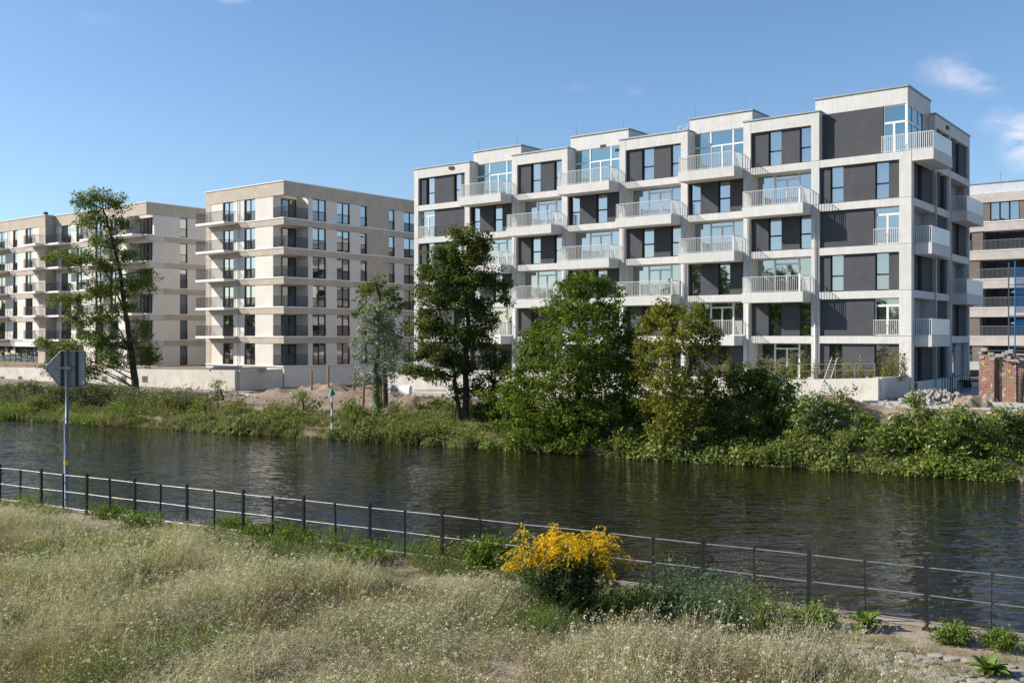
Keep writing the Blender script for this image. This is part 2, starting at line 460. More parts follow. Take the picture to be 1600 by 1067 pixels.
_wc = {}
_tilt = random.Random(5)
def window(face, r0, r1, z0, z1, d, cells=None, mat='dark_frame', glass='glass', fw=.05, depth=.09, name='window'):
    """window: frame mesh with one pane object for each light; cells in fractions of the opening"""
    w, h = round(r1 - r0, 3), round(z1 - z0, 3)
    cells = cells or [(0, 1, 0, .42), (0, 1, .42, 1)]
    key = (w, h, tuple(cells), mat, fw, depth)
    if key not in _wc:
        mb = MB(); P = []
        for (u0, u1, v0, v1) in cells:
            x0, x1, y0, y1 = u0 * w, u1 * w, v0 * h, v1 * h
            mb.box(x0, x0 + fw, 0, depth, y0, y1); mb.box(x1 - fw, x1, 0, depth, y0, y1)
            mb.box(x0 + fw, x1 - fw, 0, depth, y0, y0 + fw); mb.box(x0 + fw, x1 - fw, 0, depth, y1 - fw, y1)
            pw, ph = x1 - x0 - 2 * fw, y1 - y0 - 2 * fw
            P.append(((x0 + x1) / 2, (y0 + y1) / 2, pw, ph))
        _wc[key] = (mb.mesh(name, M[mat]), P)
    me, P = _wc[key]
    o = face.put(name, me, r0, d, z0)
    for (cx, cz, pw, ph) in P:
        k = ('pane', round(pw, 3), round(ph, 3), glass)
        if k not in _wc:
            _wc[k] = MB().box(-pw/2, pw/2, -.01, .01, -ph/2, ph/2).mesh('pane', M[glass])
        g = bpy.data.objects.new('pane', _wc[k]); COL.objects.link(g); g.parent = o
        g.location = (cx, depth * .55, cz)
        g.rotation_euler = (_tilt.gauss(0, .004), 0, _tilt.gauss(0, .005))
    return o

_rc = {}
def railing_mesh(runs, h, step, bw, bd, mat, bottom=.05):
    """runs: [(x0,y0,x1,y1)] axis aligned; flat bars between a top and a bottom rail"""
    key = (tuple(runs), h, step, bw, bd, mat)
    if key in _rc: return _rc[key]
    mb = MB()
    for (x0, y0, x1, y1) in runs:
        L = math.hypot(x1 - x0, y1 - y0)
        n = max(2, int(round(L / step)))
        hor = abs(x1 - x0) > abs(y1 - y0)
        t = .018
        for z0, z1 in ((h - .035, h), (bottom, bottom + .03)):
            if hor: mb.box(min(x0, x1), max(x0, x1), y0 - t, y0 + t, z0, z1)
            else: mb.box(x0 - t, x0 + t, min(y0, y1) + t + .001, max(y0, y1) - t - .001, z0, z1)
        for i in range(n + 1):
            if not hor and i in (0, n): continue
            f = i / n; x = x0 + (x1 - x0) * f; y = y0 + (y1 - y0) * f
            if hor: mb.box(x - bw/2, x + bw/2, y - bd/2, y + bd/2, bottom + .03, h - .035)
            else: mb.box(x - bd/2, x + bd/2, y - bw/2, y + bw/2, bottom + .03, h - .035)
    _rc[key] = mb.mesh('railing', M[mat])
    return _rc[key]

def sub(name, me, parent, loc=(0, 0, 0)):
    o = bpy.data.objects.new(name, me); COL.objects.link(o); o.parent = parent; o.location = loc; return o

def balcony(face, r0, r1, z, proj, thick=.7, mat='concrete', rail='rail_grey', h=1.1, step=.135, bw=.02, bd=.035, outer=None, sides=True, d1=0.0, under=False):
    w = round(r1 - r0, 3)
    key = ('balc', w, proj, thick, mat, d1)
    if key not in _rc:
        mb = MB().box(0, w, -proj, d1 - .004, -thick, 0)
        _rc[key] = mb.mesh('balcony', M[mat])
    o = face.put('balcony', _rc[key], r0, 0, z)
    e = .05
    runs = []
    if outer != 'panel': runs.append((e, -proj + e, w - e, -proj + e))
    if sides:
        runs += [(e, -proj + e, e, -.02), (w - e, -proj + e, w - e, -.02)]
    if runs: sub('railing', railing_mesh(runs, h, step, bw, bd, rail), o)
    if outer == 'panel':
        sub('screen_panel', MB().box(e, w - e, -proj + e - .015, -proj + e + .015, .04, h).mesh('screen_panel', M['frosted_panel']), o)
    return o

def floor_z(L): return .9 + 3.0 * L

# ------------------------------------------------------------------ main building: dark panels between pale frames
mainb = empty('apartment_building', (25.8, 62.85, 2.4), PHI)
tag(mainb, 'pale concrete framed apartment block with charcoal panels, white barred balconies and stepped roof boxes', 'apartment building')
MF, MS = Face(mainb, 'F'), Face(mainb, 'S')
C0 = 'concrete'
centers = [6.34, 11.33, 16.35, 21.75, 27.25, 32.45, 37.75]
hw = .28
colR = [(-.76, 0.0)] + [(-c - hw, -c + hw) for c in centers] + [(-44.2, -43.68)]
ROOF = 19.25
joint = .012
for i, (a, b) in enumerate(colR):
    zs = [0, floor_z(1), floor_z(2), floor_z(3), floor_z(4), floor_z(5), ROOF]
    for k in range(6):
        if i == 0 and k == 5: continue
        dd = .6 if i == 0 else 1.25
        if k == 5 and i: dd = 1.6
        MF.box('column', M[C0], a, b, 0, dd, zs[k] + joint, zs[k + 1] - joint)
bays = [(colR[i + 1][1], colR[i][0]) for i in range(8)]     # A..H, right to left
CD2 = [(0, .315, 0, 1), (.315, .72, .84, 1), (.315, .5175, 0, .84), (.5175, .72, 0, .84), (.72, 1, 0, 1)]
def tall_cells():
    v = .66; return [(0, .315, 0, v), (0, .315, v, 1), (.315, .72, v, 1), (.315, .5175, 0, v), (.5175, .72, 0, v), (.72, 1, 0, v), (.72, 1, v, 1)]
def panel_bay(face, r0, r1, z, wins, top=2.5, dp=.2, french=None, low=.0):
    """dark panels between floor-high windows; wins are fractions of the bay from its left end"""
    w = r1 - r0; cur = 0.0
    for (f0, f1) in sorted(wins + ([french] if french else [])):
        if f0 - cur > .01: face.box('facade_panel', M['render_dark'], r0 + cur * w + .006, r0 + f0 * w - .006, dp, dp + .35, z + low, z + top)
        cur = f1
    if 1 - cur > .01: face.box('facade_panel', M['render_dark'], r0 + cur * w + .006, r1 - .006, dp, dp + .35, z + low, z + top)
    for (f0, f1) in wins:
        window(face, r0 + f0 * w, r0 + f1 * w, z + .04, z + top, dp + .17)
    if french:
        f0, f1 = french
        window(face, r0 + f0 * w + .02, r0 + f1 * w - .02, z + .04, z + top, dp + .17, [(0, .5, 0, .8), (.5, 1, 0, .8), (0, 1, .8, 1)], 'white_metal', fw=.07)
        wd = (f1 - f0) * w
        face.put('railing', railing_mesh([(0.03, 0, wd - .03, 0)], 1.05, .13, .022, .035, 'white_metal'), r0 + f0 * w, .06, z + .02)
P1 = [(.285, .50), (.80, .995)]
P2 = [(.02, .215), (.535, .745)]
raised = {2, 4, 6}
for i in range(8):
    r0, r1 = bays[i]
    for L in range(6):
        z = floor_z(L)
        # beam below each floor, deep enough to be the floor of the recesses
        MF.box('beam', M[C0], r0 + .004, r1 - .004, .012, 1.24, z - .5 if L else 0, z)
        if i == 0:
            if L == 5: continue
            if L in (4, 2): panel_bay(MF, r0, r1, z, [(.135, .30), (.70, .865)])
            elif L in (3, 1): panel_bay(MF, r0, r1, z, [], french=(.685, .995))
            else: panel_bay(MF, r0, r1, z, [(.12, .285), (.69, .86)])
        elif i == 7:
            if L in (5, 3, 1): panel_bay(MF, r0, r1, z, [(.15, .325), (.745, .90)])
            else: panel_bay(MF, r0, r1, z, [], french=(.01, .33))
        else:
            glazed = (L % 2 == 1) if i in (2, 4, 6) else (L % 2 == 0)
            tall = (L == 5 and i in raised)
            if glazed:
                top = 3.22 if tall else 2.5
                window(MF, r0 + .006, r1 - .006, z + .03, z + top, 1.0, tall_cells() if tall else CD2, 'white_metal',
                       'glass_teal' if tall else 'glass', fw=.055, depth=.12, name='glazed_front')
                if L > 0:
                    balcony(MF, r0 - .02 + .03, r1 - .01, z + .03, 1.5)
            else:
                panel_bay(MF, r0, r1, z, P2 if i in (2, 4, 6) else P1)
    # top fascia
    if i in raised:
        MF.box('raised_fascia', M[C0], r0 - hw - .05, r1 + hw - .02, 1.0 - .04, 1.3, floor_z(5) + 3.22, 20.25)
        MF.box('roof_box', M[C0], r0 - hw - .05, r1 + hw - .02, 1.3, 9.5, 18.6, 20.25)
        MF.box('coping', M['zinc'], r0 - hw - .12, r1 + hw + .05, .88, 9.6, 20.255, 20.36)
        rod = MB(); 
        for q in (r0, r1 - .4): rod.tube([(q, 1.3, 20.3), (q, 1.3, 21.3)], .018, 4)
        rod.build('lightning_rod', M['grey_metal'], mainb)
    elif i != 0:
        MF.box('fascia', M[C0], r0 + .006, r1 - .006, .012, .5, floor_z(5) + 2.5, ROOF - .005)
        MF.box('coping', M['zinc'], colR[i + 1][0] - .05, colR[i][1] + .05, -.06, 1.65, ROOF + .003, ROOF + .10)
# structure behind the facade
boxpart('core_wall', M[C0], mainb, -43.9, -1.3, 1.28, 15.2, 0, 18.55)
boxpart('roof', M['zinc'], mainb, -43.9, -.5, 1.7, 15.2, 18.6, 18.8)
boxpart('end_wall', M[C0], mainb, -44.19, -43.9, 1.7, 15.4, 0, ROOF - .1)
boxpart('rear_wall', M['render_dark'], mainb, -43.9, -.35, 15.2, 15.45, 0, ROOF - .1)
# corner penthouse (set back) with its glazed corner
z5 = floor_z(5)
P5 = Face(mainb, 'F', .6)
P5.box('facade_panel', M['render_dark'], -6.06, -1.95, 0, .3, z5, z5 + 3.22)
window(P5, -1.93, -.5, z5 + .03, z5 + 3.22, .05, [(0, .46, 0, .64), (.46, 1, 0, .64), (0, 1, .64, 1)], 'white_metal', 'glass_teal', fw=.07, depth=.12, name='glazed_front')
Q5 = Face(mainb, 'S', .4)
boxpart('corner_post', M['white_metal'], mainb, -.5, -.4, .6, .75, z5 + .03, z5 + 3.22)
window(Q5, .76, 4.5, z5 + .03, z5 + 3.22, .03, [(0, .3, 0, .64), (0, .3, .64, 1), (.3, .68, 0, .64), (.3, .68, .64, 1), (.68, 1, 0, 1)], 'white_metal', 'glass_teal', fw=.07, depth=.12, name='glazed_front')
Q5.box('facade_panel', M['concrete_dark'], 4.52, 5.98, .03, .3, z5, z5 + 3.22)
boxpart('raised_fascia', M[C0], mainb, -6.56, -.4, .6, .9, z5 + 3.22, 20.2)
boxpart('raised_fascia', M[C0], mainb, -.7, -.4, .9, 6.0, z5 + 3.22, 20.2)
boxpart('roof_box', M[C0], mainb, -6.56, -.7, .9, 6.0, z5 + 3.22, 20.15)
boxpart('coping', M['zinc'], mainb, -6.62, -.33, .53, 6.06, 20.205, 20.33)
boxpart('core_wall', M['render_dark'], mainb, -6.0, -1.3, 1.3, 6.0, 18.56, 19.1)
# side facade
sc = [(5.72, 6.02), (9.5, 9.8), (15.2, 15.5)]
for j, (a, b) in enumerate(sc):
    for L in range(6):
        za, zb = (0 if L == 0 else floor_z(L)), (floor_z(L + 1) if L < 5 else ROOF)
        MS.box('column', M[C0], a, b, 0, 1.2, za + joint, zb - joint)
sb = [(.61, 5.72), (6.02, 9.5), (9.8, 15.2)]
for j, (a, b) in enumerate(sb):
    for L in range(6):
        z = floor_z(L)
        MS.box('beam', M[C0], a + .004, b - .004, .012, 1.25, z - .5 if L else 0, z)
        if j == 0:
            if L == 5: continue
            if L in (3, 1):
                window(MS, a + .01, a + 2.6, z + .03, z + 2.5, .9, [(0, .5, 0, .8), (0, .5, .8, 1), (.5, 1, 0, 1)], 'white_metal', fw=.07, depth=.12, name='glazed_front')
                MS.box('facade_panel', M['concrete_dark'], a + 2.62, b - .01, .9, 1.2, z, z + 2.5)
            else: panel_bay(MS, a, b, z, [(.3, .5)])
        elif j == 1:
            if L in (3, 1): panel_bay(MS, a, b, z, [], )
            else: panel_bay(MS, a, b, z, [(.5, .82)])
        else:
            if L in (4, 2):
                window(MS, a + .01, a + 2.9, z + .03, z + 2.5, .9, [(0, .5, 0, .8), (0, .5, .8, 1), (.5, 1, 0, 1)], 'white_metal', fw=.07, depth=.12, name='glazed_front')
                MS.box('facade_panel', M['concrete_dark'], a + 2.92, b - .01, .9, 1.2, z, z + 2.5)
            elif L == 0:
                MS.box('facade_panel', M['render_dark'], a + .01, a + 1.3, .3, .6, z, z + 2.5)
                MS.box('facade_panel', M['concrete_dark'], a + 3.3, b - .01, .5, .8, z, z + 2.5)
                MS.box('facade_panel', M['render_dark'], a + 1.31, a + 3.29, .45, .8, z + 2.2, z + 2.5)
                dr = MS.box('door', M['dark_frame'], a + 1.35, a + 3.25, .5, .6, z - .0, z + 2.18)
                g = boxpart('pane', M['glass'], dr, -.02, -.002, -.6, .6, .3, 2.0); g.location = (.055, 0, .25)
            else: panel_bay(MS, a, b, z, [(.42, .60)])
    if j:
        MS.box('fascia', M[C0], a + .006, b - .006, .012, .5, z5 + 2.5, ROOF - .005)
MS.box('coping', M['zinc'], 5.66, 15.56, -.06, 1.3, ROOF + .003, ROOF + .10)
def side_balcony(y0, y1, L, proj, front_from):
    w = y1 - y0
    o = MS.put('balcony', MB().box(0, w, -proj, -.004, -.72, 0).mesh('balcony', M[C0]), y0, 0, floor_z(L) + .03)
    runs = [(.04, -proj + .04, .04, -.02 + front_from)]
    mb = MB()
    n = int((proj + front_from) / .13)
    for i in range(n + 1):
        d = -proj + .04 + i * (proj + front_from - .06) / n
        mb.box(.03, .06, d - .017, d + .017, .06, 1.07)
    mb.box(.025, .065, -proj + .02, -.0 + front_from, 1.07, 1.1); mb.box(.025, .065, -proj + .02, front_from, .03, .06)
    sub('railing', mb.mesh('railing', M['white_metal']), o)
    sub('screen_panel', MB().box(.07, w - .05, -proj + .025, -proj + .055, .03, 1.1).mesh('screen_panel', M['frosted_panel']), o)
    return o
side_balcony(.02, 4.7, 5, 1.35, 1.9)
side_balcony(.62, 5.2, 3, 1.1, 0)
side_balcony(.62, 5.2, 1, 1.1, 0)
side_balcony(9.85, 14.9, 4, 1.1, 0)
side_balcony(9.85, 14.9, 2, 1.1, 0)
# downpipes
for i, c in enumerate(centers):
    top = floor_z(4) - .75 if i % 2 == 0 else floor_z(5) - .75
    x = -c + (.02 if i % 2 == 0 else .1)
    m_ = MB().tube([(x, -.1, .1), (x, -.1, top - .25), (x + .05, -.3, top - .02)], .055, 8)
    m_.build('downpipe', M['galvanised'], mainb, smooth=True)
for (y, t) in ((5.6, floor_z(5) - .8), (9.65, floor_z(4) - .8)):
    MB().tube([(.09, y, .1), (.09, y, t)], .05, 8).build('downpipe', M['galvanised'], mainb, smooth=True)
# small dark outlets in the parapets, roof hatch guard
for (x, z) in ((-39.6, 18.85), (-23.5, 18.85)):
    boxpart('roof_outlet', M['dark_frame'], mainb, x - .25, x + .25, -.12, .01, z, z + .22)
boxpart('roof_outlet', M['dark_frame'], mainb, .0, .1, 8.6, 9.0, 18.7, 18.95)
boxpart('wall_vent', M['dark_frame'], mainb, .001, .03, .75, 1.25, .25, .85)
g = MB()
for dy in (0, .8):
    pts = [(-19.3, 4 + dy, 18.9), (-18.9, 4 + dy, 20.6), (-17.6, 4 + dy, 20.75), (-16.9, 4 + dy, 19.9), (-16.6, 4 + dy, 18.9)]
    g.tube(pts, .045, 5)
    g.tube([(-18.2, 4 + dy, 20.7), (-18.2, 4 + dy, 18.9)], .04, 5); g.tube([(-17.5, 4 + dy, 20.7), (-17.5, 4 + dy, 18.9)], .04, 5)
    g.tube([(-19.1, 4 + dy, 19.8), (-16.9, 4 + dy, 19.8)], .035, 5)
for k in range(5):
    zz = 19.1 + k * .33
    g.tube([(-19.25 + k * .08, 4, zz), (-19.25 + k * .08, 4.8, zz)], .035, 5)
g.build('roof_ladder_guard', M['white_metal'], mainb)

# ------------------------------------------------------------------ banded beige houses
def banded(face, segs, L0=0, L1=5, z_off=0, thick=.35, guard=True):
    """segs: (r0, r1, kind); bands of brick and white sills run between the floors"""
    ra, rb = min(s[0] for s in segs), max(s[1] for s in segs)
    for L in range(L0, L1 + 1):
        z = floor_z(L)
        top = z + 2.25
        for (r0, r1, k) in segs:
            if k == 'P': face.box('plaster_panel', M['plaster'], r0, r1, .05, thick, z, top)
            elif k == 'B': face.box('brick_panel', M['brick_beige'], r0, r1, .02, thick, z, top)
            elif k in ('W2', 'W1', 'W3'):
                n = int(k[1])
                cells = [(i / n, (i + 1) / n, 0, 1) for i in range(n)]
                wdw = window(face, r0 + .02, r1 - .02, z + .0, top, .17, cells, 'dark_frame', 'glass', fw=.07)
                if guard:
                    w = r1 - r0 - .04
                    sub('railing', railing_mesh([(0.01, 0, w - .01, 0)], 1.0, .11, .02, .02, 'dark_frame'), wdw, (0, -.14, 0))
        face.box('sill_band', M['white_sill'], ra, rb, -.05, thick, z - .12, z - .003)
        if L > L0 or L0 > 0: face.box('brick_band', M['brick_beige'], ra, rb, 0, thick, z - .75, z - .123)
    return ra, rb

b2 = empty('apartment_building', (-23.0, 98.0, 2.4), PHI)
tag(b2, 'beige brick banded block with corner loggias, middle building between the two others', 'apartment building')
F2, S2 = Face(b2, 'F'), Face(b2, 'S')
banded(F2, [(-13.2, -12.3, 'B'), (-12.3, -10.2, 'P'), (-10.2, -8.34, 'W2'), (-8.34, -6.49, 'P'), (-6.49, -4.66, 'W2'), (-4.66, -1.74, 'P'), (-1.74, 0, 'L')])
banded(S2, [(.36, 3.2, 'L'), (3.2, 3.8, 'P'), (3.8, 5.62, 'W2'), (5.62, 7.14, 'P'), (7.14, 8.97, 'W2'), (8.97, 10.55, 'P'), (10.55, 11.5, 'W1'),
             (11.5, 14.86, 'B'), (14.86, 15.8, 'W1'), (15.8, 17.3, 'P'), (17.3, 19.4, 'W2'), (19.4, 24, 'P')])
boxpart('brick_fascia', M['brick_beige'], b2, -13.2, 0, 0, .35, 18.15, 19.5)
boxpart('brick_fascia', M['brick_beige'], b2, -.35, 0, .35, 24, 18.15, 19.5)
boxpart('coping', M['white_sill'], b2, -13.28, .07, -.07, .42, 19.503, 19.6)
boxpart('coping', M['white_sill'], b2, -.42, .07, .42, 24, 19.503, 19.6)
boxpart('base_wall', M['plaster'], b2, -13.2, 0, .06, .35, -1.6, .77)
boxpart('base_wall', M['plaster'], b2, -.35, -.06, .35, 24, -1.6, .77)
boxpart('core_wall', M['plaster'], b2, -13.15, -1.76, .36, 24, -1.6, 18.8)
boxpart('core_wall', M['plaster'], b2, -1.75, -.36, 3.24, 24, 0, 18.8)
for L in range(6):
    z = floor_z(L)
    boxpart('loggia_floor', M['white_sill'], b2, -1.74, -.36, .36, 3.22, z - .7, z - .02)
    W_ = Face(b2, 'S', 1.74)
    window(W_, 1.1, 3.0, z, z + 2.15, -.08, [(0, .5, 0, 1), (.5, 1, 0, 1)], 'dark_frame', 'glass_dark', fw=.09, depth=.075, name='loggia_door')
    mb = MB()
    F2.put('railing', railing_mesh([(.04, 0, 1.72, 0)], 1.1, .10, .02, .02, 'dark_frame'), -1.74, .08, z)
    S2.put('railing', railing_mesh([(-.27, 0, 2.82, 0)], 1.1, .10, .02, .02, 'dark_frame'), .36, .08, z)
    if L: balcony(F2, -12.75, -7.7, z + .0, 1.6, thick=.24, mat='white_sill', rail='dark_frame', step=.11, bw=.02, bd=.02, d1=-.055)
for x in (-7.4,):
    MB().tube([(x, -.08, .2), (x, -.08, 18.2)], .045, 6).build('downpipe', M['galvanised'], b2)
boxpart('roof_vent', M['zinc'], b2, -3.2, -2.4, 9, 10, 18.8, 19.95)

b3 = empty('apartment_building', (-41.6, 110.7, 2.0), PHI)
tag(b3, 'beige brick banded block furthest left, with many balconies behind the leaning tree', 'apartment building')
F3, S3, F3b = Face(b3, 'F'), Face(b3, 'S'), Face(b3, 'F', -1.2)
banded(F3, [(-20.6, -19.3, 'P'), (-19.3, -16.9, 'W2'), (-16.9, -15.6, 'P'), (-15.6, -13.9, 'W2'), (-13.9, -11.2, 'P'), (-11.2, -9.3, 'W2'), (-9.3, -7.8, 'B'),
            (-7.8, -6.0, 'W2'), (-6.0, -4.2, 'P'), (-4.2, -.9, 'L'), (-.9, 0, 'L')])
banded(F3b, [(-22.6, -20.9, 'B'), (-24.3, -22.6, 'P'), (-26.2, -24.3, 'W2'), (-28.4, -26.2, 'P'), (-29.6, -28.4, 'W1'), (-31.8, -29.6, 'P'), (-35.6, -31.8, 'W3'),
             (-38.5, -35.6, 'P'), (-41, -38.5, 'W2'), (-50, -41, 'P')], L0=1)
banded(S3, [(.36, 1.0, 'L'), (1.0, 4.36, 'P'), (4.36, 5.35, 'W1'), (5.35, 20, 'P')])
boxpart('brick_fascia', M['brick_beige'], b3, -20.9, 0, 0, .35, 18.15, 19.5)
boxpart('brick_fascia', M['brick_beige'], b3, -50, -20.9, -1.2, -.85, 18.15, 19.5)
boxpart('brick_fascia', M['brick_beige'], b3, -21.25, -20.9, -.85, .3, 0, 19.5)
boxpart('brick_fascia', M['brick_beige'], b3, -.35, 0, .35, 20, 18.15, 19.5)
boxpart('coping', M['white_sill'], b3, -20.83, .07, -.07, .42, 19.503, 19.6)
boxpart('coping', M['white_sill'], b3, -50, -20.83, -1.27, .42, 19.503, 19.6)
boxpart('coping', M['white_sill'], b3, -.42, .07, .42, 20, 19.503, 19.6)
boxpart('base_wall', M['plaster'], b3, -20.9, 0, .06, .35, 0, .77)
boxpart('base_wall', M['plaster'], b3, -.35, -.06, .35, 20, -1.2, .77)
boxpart('core_wall', M['plaster'], b3, -50, -5.0, .36, 20, 0, 18.8)
boxpart('core_wall', M['plaster'], b3, -4.99, -.95, 1.8, 20, 0, 18.8)
boxpart('core_wall', M['plaster'], b3, -.94, -.36, 2.2, 20, 0, 18.8)
for L in range(6):
    z = floor_z(L)
    boxpart('loggia_floor', M['white_sill'], b3, -5, -.0, .36, 2.2, z - .7, z - .02)
    window(Face(b3, 'F', 1.7), -4.1, -1.0, z, z + 2.2, 0, [(0, .25, 0, 1), (.25, .5, 0, 1), (.5, .75, 0, 1), (.75, 1, 0, 1)], 'dark_frame', 'glass', fw=.06, depth=.09, name='loggia_door')
    if L:
        kw = dict(thick=.24, mat='white_sill', rail='dark_frame', step=.11, bw=.02, bd=.02, d1=-.055)
        balcony(F3, -5.6, -.5, z, 1.5, **kw)
        balcony(F3, -12.0, -8.0, z, 1.5, **kw)
        balcony(F3b, -36.5, -30.7, z, 1.5, **kw)
        o = balcony(F3b, -24.2, -21.0, z, 1.2, **kw)
        o = balcony(F3, -20.6, -17.2, z, 1.4, **kw)
        balcony(F3b, -43, -38.6, z, 1.5, **kw)
F3b.box('sill_band', M['white_sill'], -50, -22.7, -.1, .3, 2.95, 3.5)
window(F3b, -35.5, -22.8, .7, 2.94, .15, [(i / 8, (i + 1) / 8, 0, 1) for i in range(8)], 'dark_frame', 'glass', fw=.05, name='glazed_front')
window(F3b, -50, -35.6, .7, 2.94, .15, [(i / 8, (i + 1) / 8, 0, 1) for i in range(8)], 'dark_frame', 'glass', fw=.05, name='glazed_front')
F3b.box('brick_panel', M['brick_beige'], -22.75, -20.9, 0, .35, 0, 3.5)
F3b.box('base_wall', M['concrete'], -50, -22.76, 0, .35, 0, .66)
for x in (-30.9, -36.9):
    MB().tube([(x, -1.28, 3.5), (x, -1.28, 18.2)], .045, 6).build('downpipe', M['galvanised'], b3)
boxpart('roof_vent', M['dark_frame'], b3, -22.6, -22.2, -.6, -.2, 19.6, 20.1)

b4 = empty('apartment_building', (52.6, 100.0, 2.4), PHI)
tag(b4, 'brown brick block with pale brick bands at the right edge behind the scaffold', 'apartment building')
F4 = Face(b4, 'F')
boxpart('core_wall', M['brick_brown'], b4, -20, 12, 2.0, 16, 0, 18.6)
for L in range(6):
    z = floor_z(L)
    F4.box('brick_band', M['brick_pale'], -20, 12, 0, 2.0, z - 1.0, z - .1)
    F4.box('sill_band', M['white_sill'], -20, 12, -.05, 2.0, z - .097, z)
    if L == 5:
        for (a, b) in ((-20, -9.9), (-7.0, -3.2), (-.4, 2.6), (5.4, 12)): F4.box('brick_panel', M['brick_brown'], a, b, .12, .5, z, z + 2.0)
        for a in (-9.88, -3.18, 2.62): window(F4, a, a + 2.76, z, z + 2.0, .25, [(0, .33, 0, 1), (.33, .66, 0, 1), (.66, 1, 0, 1)], 'dark_frame', 'glass', fw=.08)
    else:
        s = -.3 * (L % 2)
        for (a, b) in ((-20, -12), (-4.95 + s, -3.9 + s), (1.9, 4.1), (9.5, 12)): F4.box('brick_panel', M['brick_brown'], a, b, .12, 1.9, z, z + 2.0)
        for (a, b, n) in ((-11.9, -5.0 + s, 5), (-3.85 + s, 1.85, 5), (4.15, 9.4, 4)):
            window(F4, a, b, z, z + 2.0, 1.6, [(i / n, (i + 1) / n, 0, 1) for i in range(n)], 'dark_frame', 'glass_dark', fw=.08, name='glazed_front')
            w = b - a
            F4.put('railing', railing_mesh([(0, 0, round(w, 2), 0)], 1.05, .12, .018, .018, 'grey_metal'), a, .06, z)
F4.box('brick_band', M['brick_pale'], -20, 12, 0, 2.0, 17.9, 18.85)
F4.box('setback_wall', M['galvanised'], -20, 12, .5, 4, 18.86, 19.95)
F4.box('coping', M['zinc'], -20, 12, .42, 4.1, 19.953, 20.05)
MB().tube([(-2.6, 2, 20), (-2.6, 2, 21.4)], .03, 4).build('lightning_rod', M['grey_metal'], b4)

# ================================================================== ground, river, banks
WD = Vector((-.884, .468, 0)).normalized()         # along the far bank, towards the left
WN = Vector((.468, .884, 0)).normalized()          # away from the water
WP = Vector((22.2, 42.2, 0))                       # a point of the far waterline
FD = Vector((-.873, .488, 0)).normalized()         # along the railing, towards the left
FN = Vector((.488, .873, 0)).normalized()          # towards the water
FP = Vector((7.16, 16.8, 0))
QZ = 1.25                                          # height of the near quay
rng = np.random.default_rng(11)

def vnoise(x, y, s, seed=0):
    """smooth value noise for terrain and patches"""
    x = np.asarray(x, float) / s + 37.1 * seed + 500; y = np.asarray(y, float) / s + 11.7 * seed + 500
    xi, yi = np.floor(x).astype(int), np.floor(y).astype(int); fx, fy = x - xi, y - yi
    fx = fx * fx * (3 - 2 * fx); fy = fy * fy * (3 - 2 * fy)
    def h(a, b):
        n = np.sin(a * 127.1 + b * 311.7 + seed * 74.7) * 43758.5453
        return n - np.floor(n)
    return (h(xi, yi) * (1 - fx) + h(xi + 1, yi) * fx) * (1 - fy) + (h(xi, yi + 1) * (1 - fx) + h(xi + 1, yi + 1) * fx) * fy

def bank_z(s, d):
    """height of the far bank; s along the water (left positive), d away from it"""
    s = np.asarray(s, float); d = np.asarray(d, float)
    plat = np.interp(s, [14, 26, 36, 48, 60, 80], [2.4, 1.9, 1.55, 1.45, 1.1, .95])
    steep = np.interp(d, [-4, -.4, 0, .5, 2.5, 5.5, 8, 12], [-.7, -.2, .05, .18, .42, .81, .98, 1.0])
    shal = np.interp(d, [-4, -.4, 0, .5, 2, 5, 9, 15], [-.9, -.3, .07, .25, .42, .66, .86, 1.0])
    q = np.clip((s - 14) / 12, 0, 1)
    prof = (steep * (1 - q) + shal * q) * plat
    n = (vnoise(s, d, 2.3, 1) - .5) * .5 + (vnoise(s, d, .8, 2) - .5) * .22
    amp = np.interp(d, [-1, 0, 1, 8, 10, 400], [0, .1, 1, 1, .25, .05])
    yard = np.clip(1 - np.maximum(np.maximum(-30 - s, s - 12), 0) / 4, 0, 1)      # paved yard by the main building
    amp = amp * np.where(d > 8, 1 - .8 * yard, 1)
    z = prof + n * amp
    return z
def bank_pt(s, d): 
    p = WP + WD * s + WN * d
    return Vector((p.x, p.y, float(bank_z(s, d))))
def bank_arr(s, d):
    P = np.array([[WP.x, WP.y]]) + np.outer(s, [WD.x, WD.y]) + np.outer(d, [WN.x, WN.y])
    return np.column_stack([P, bank_z(s, d)])

def grid_mesh(name, S_, D_, fn, mat):
    ss, dd = np.meshgrid(S_, D_, indexing='ij')
    V = fn(ss.ravel(), dd.ravel())
    a, b = len(S_), len(D_)
    idx = np.arange(a * b).reshape(a, b)
    Q = np.stack([idx[:-1, :-1], idx[:-1, 1:], idx[1:, 1:], idx[1:, :-1]], -1).reshape(-1, 4)
    me = npmesh(name, V, Q, mat)
    me.polygons.foreach_set('use_smooth', [True] * len(me.polygons))
    o = bpy.data.objects.new(name, me); COL.objects.link(o)
    return o

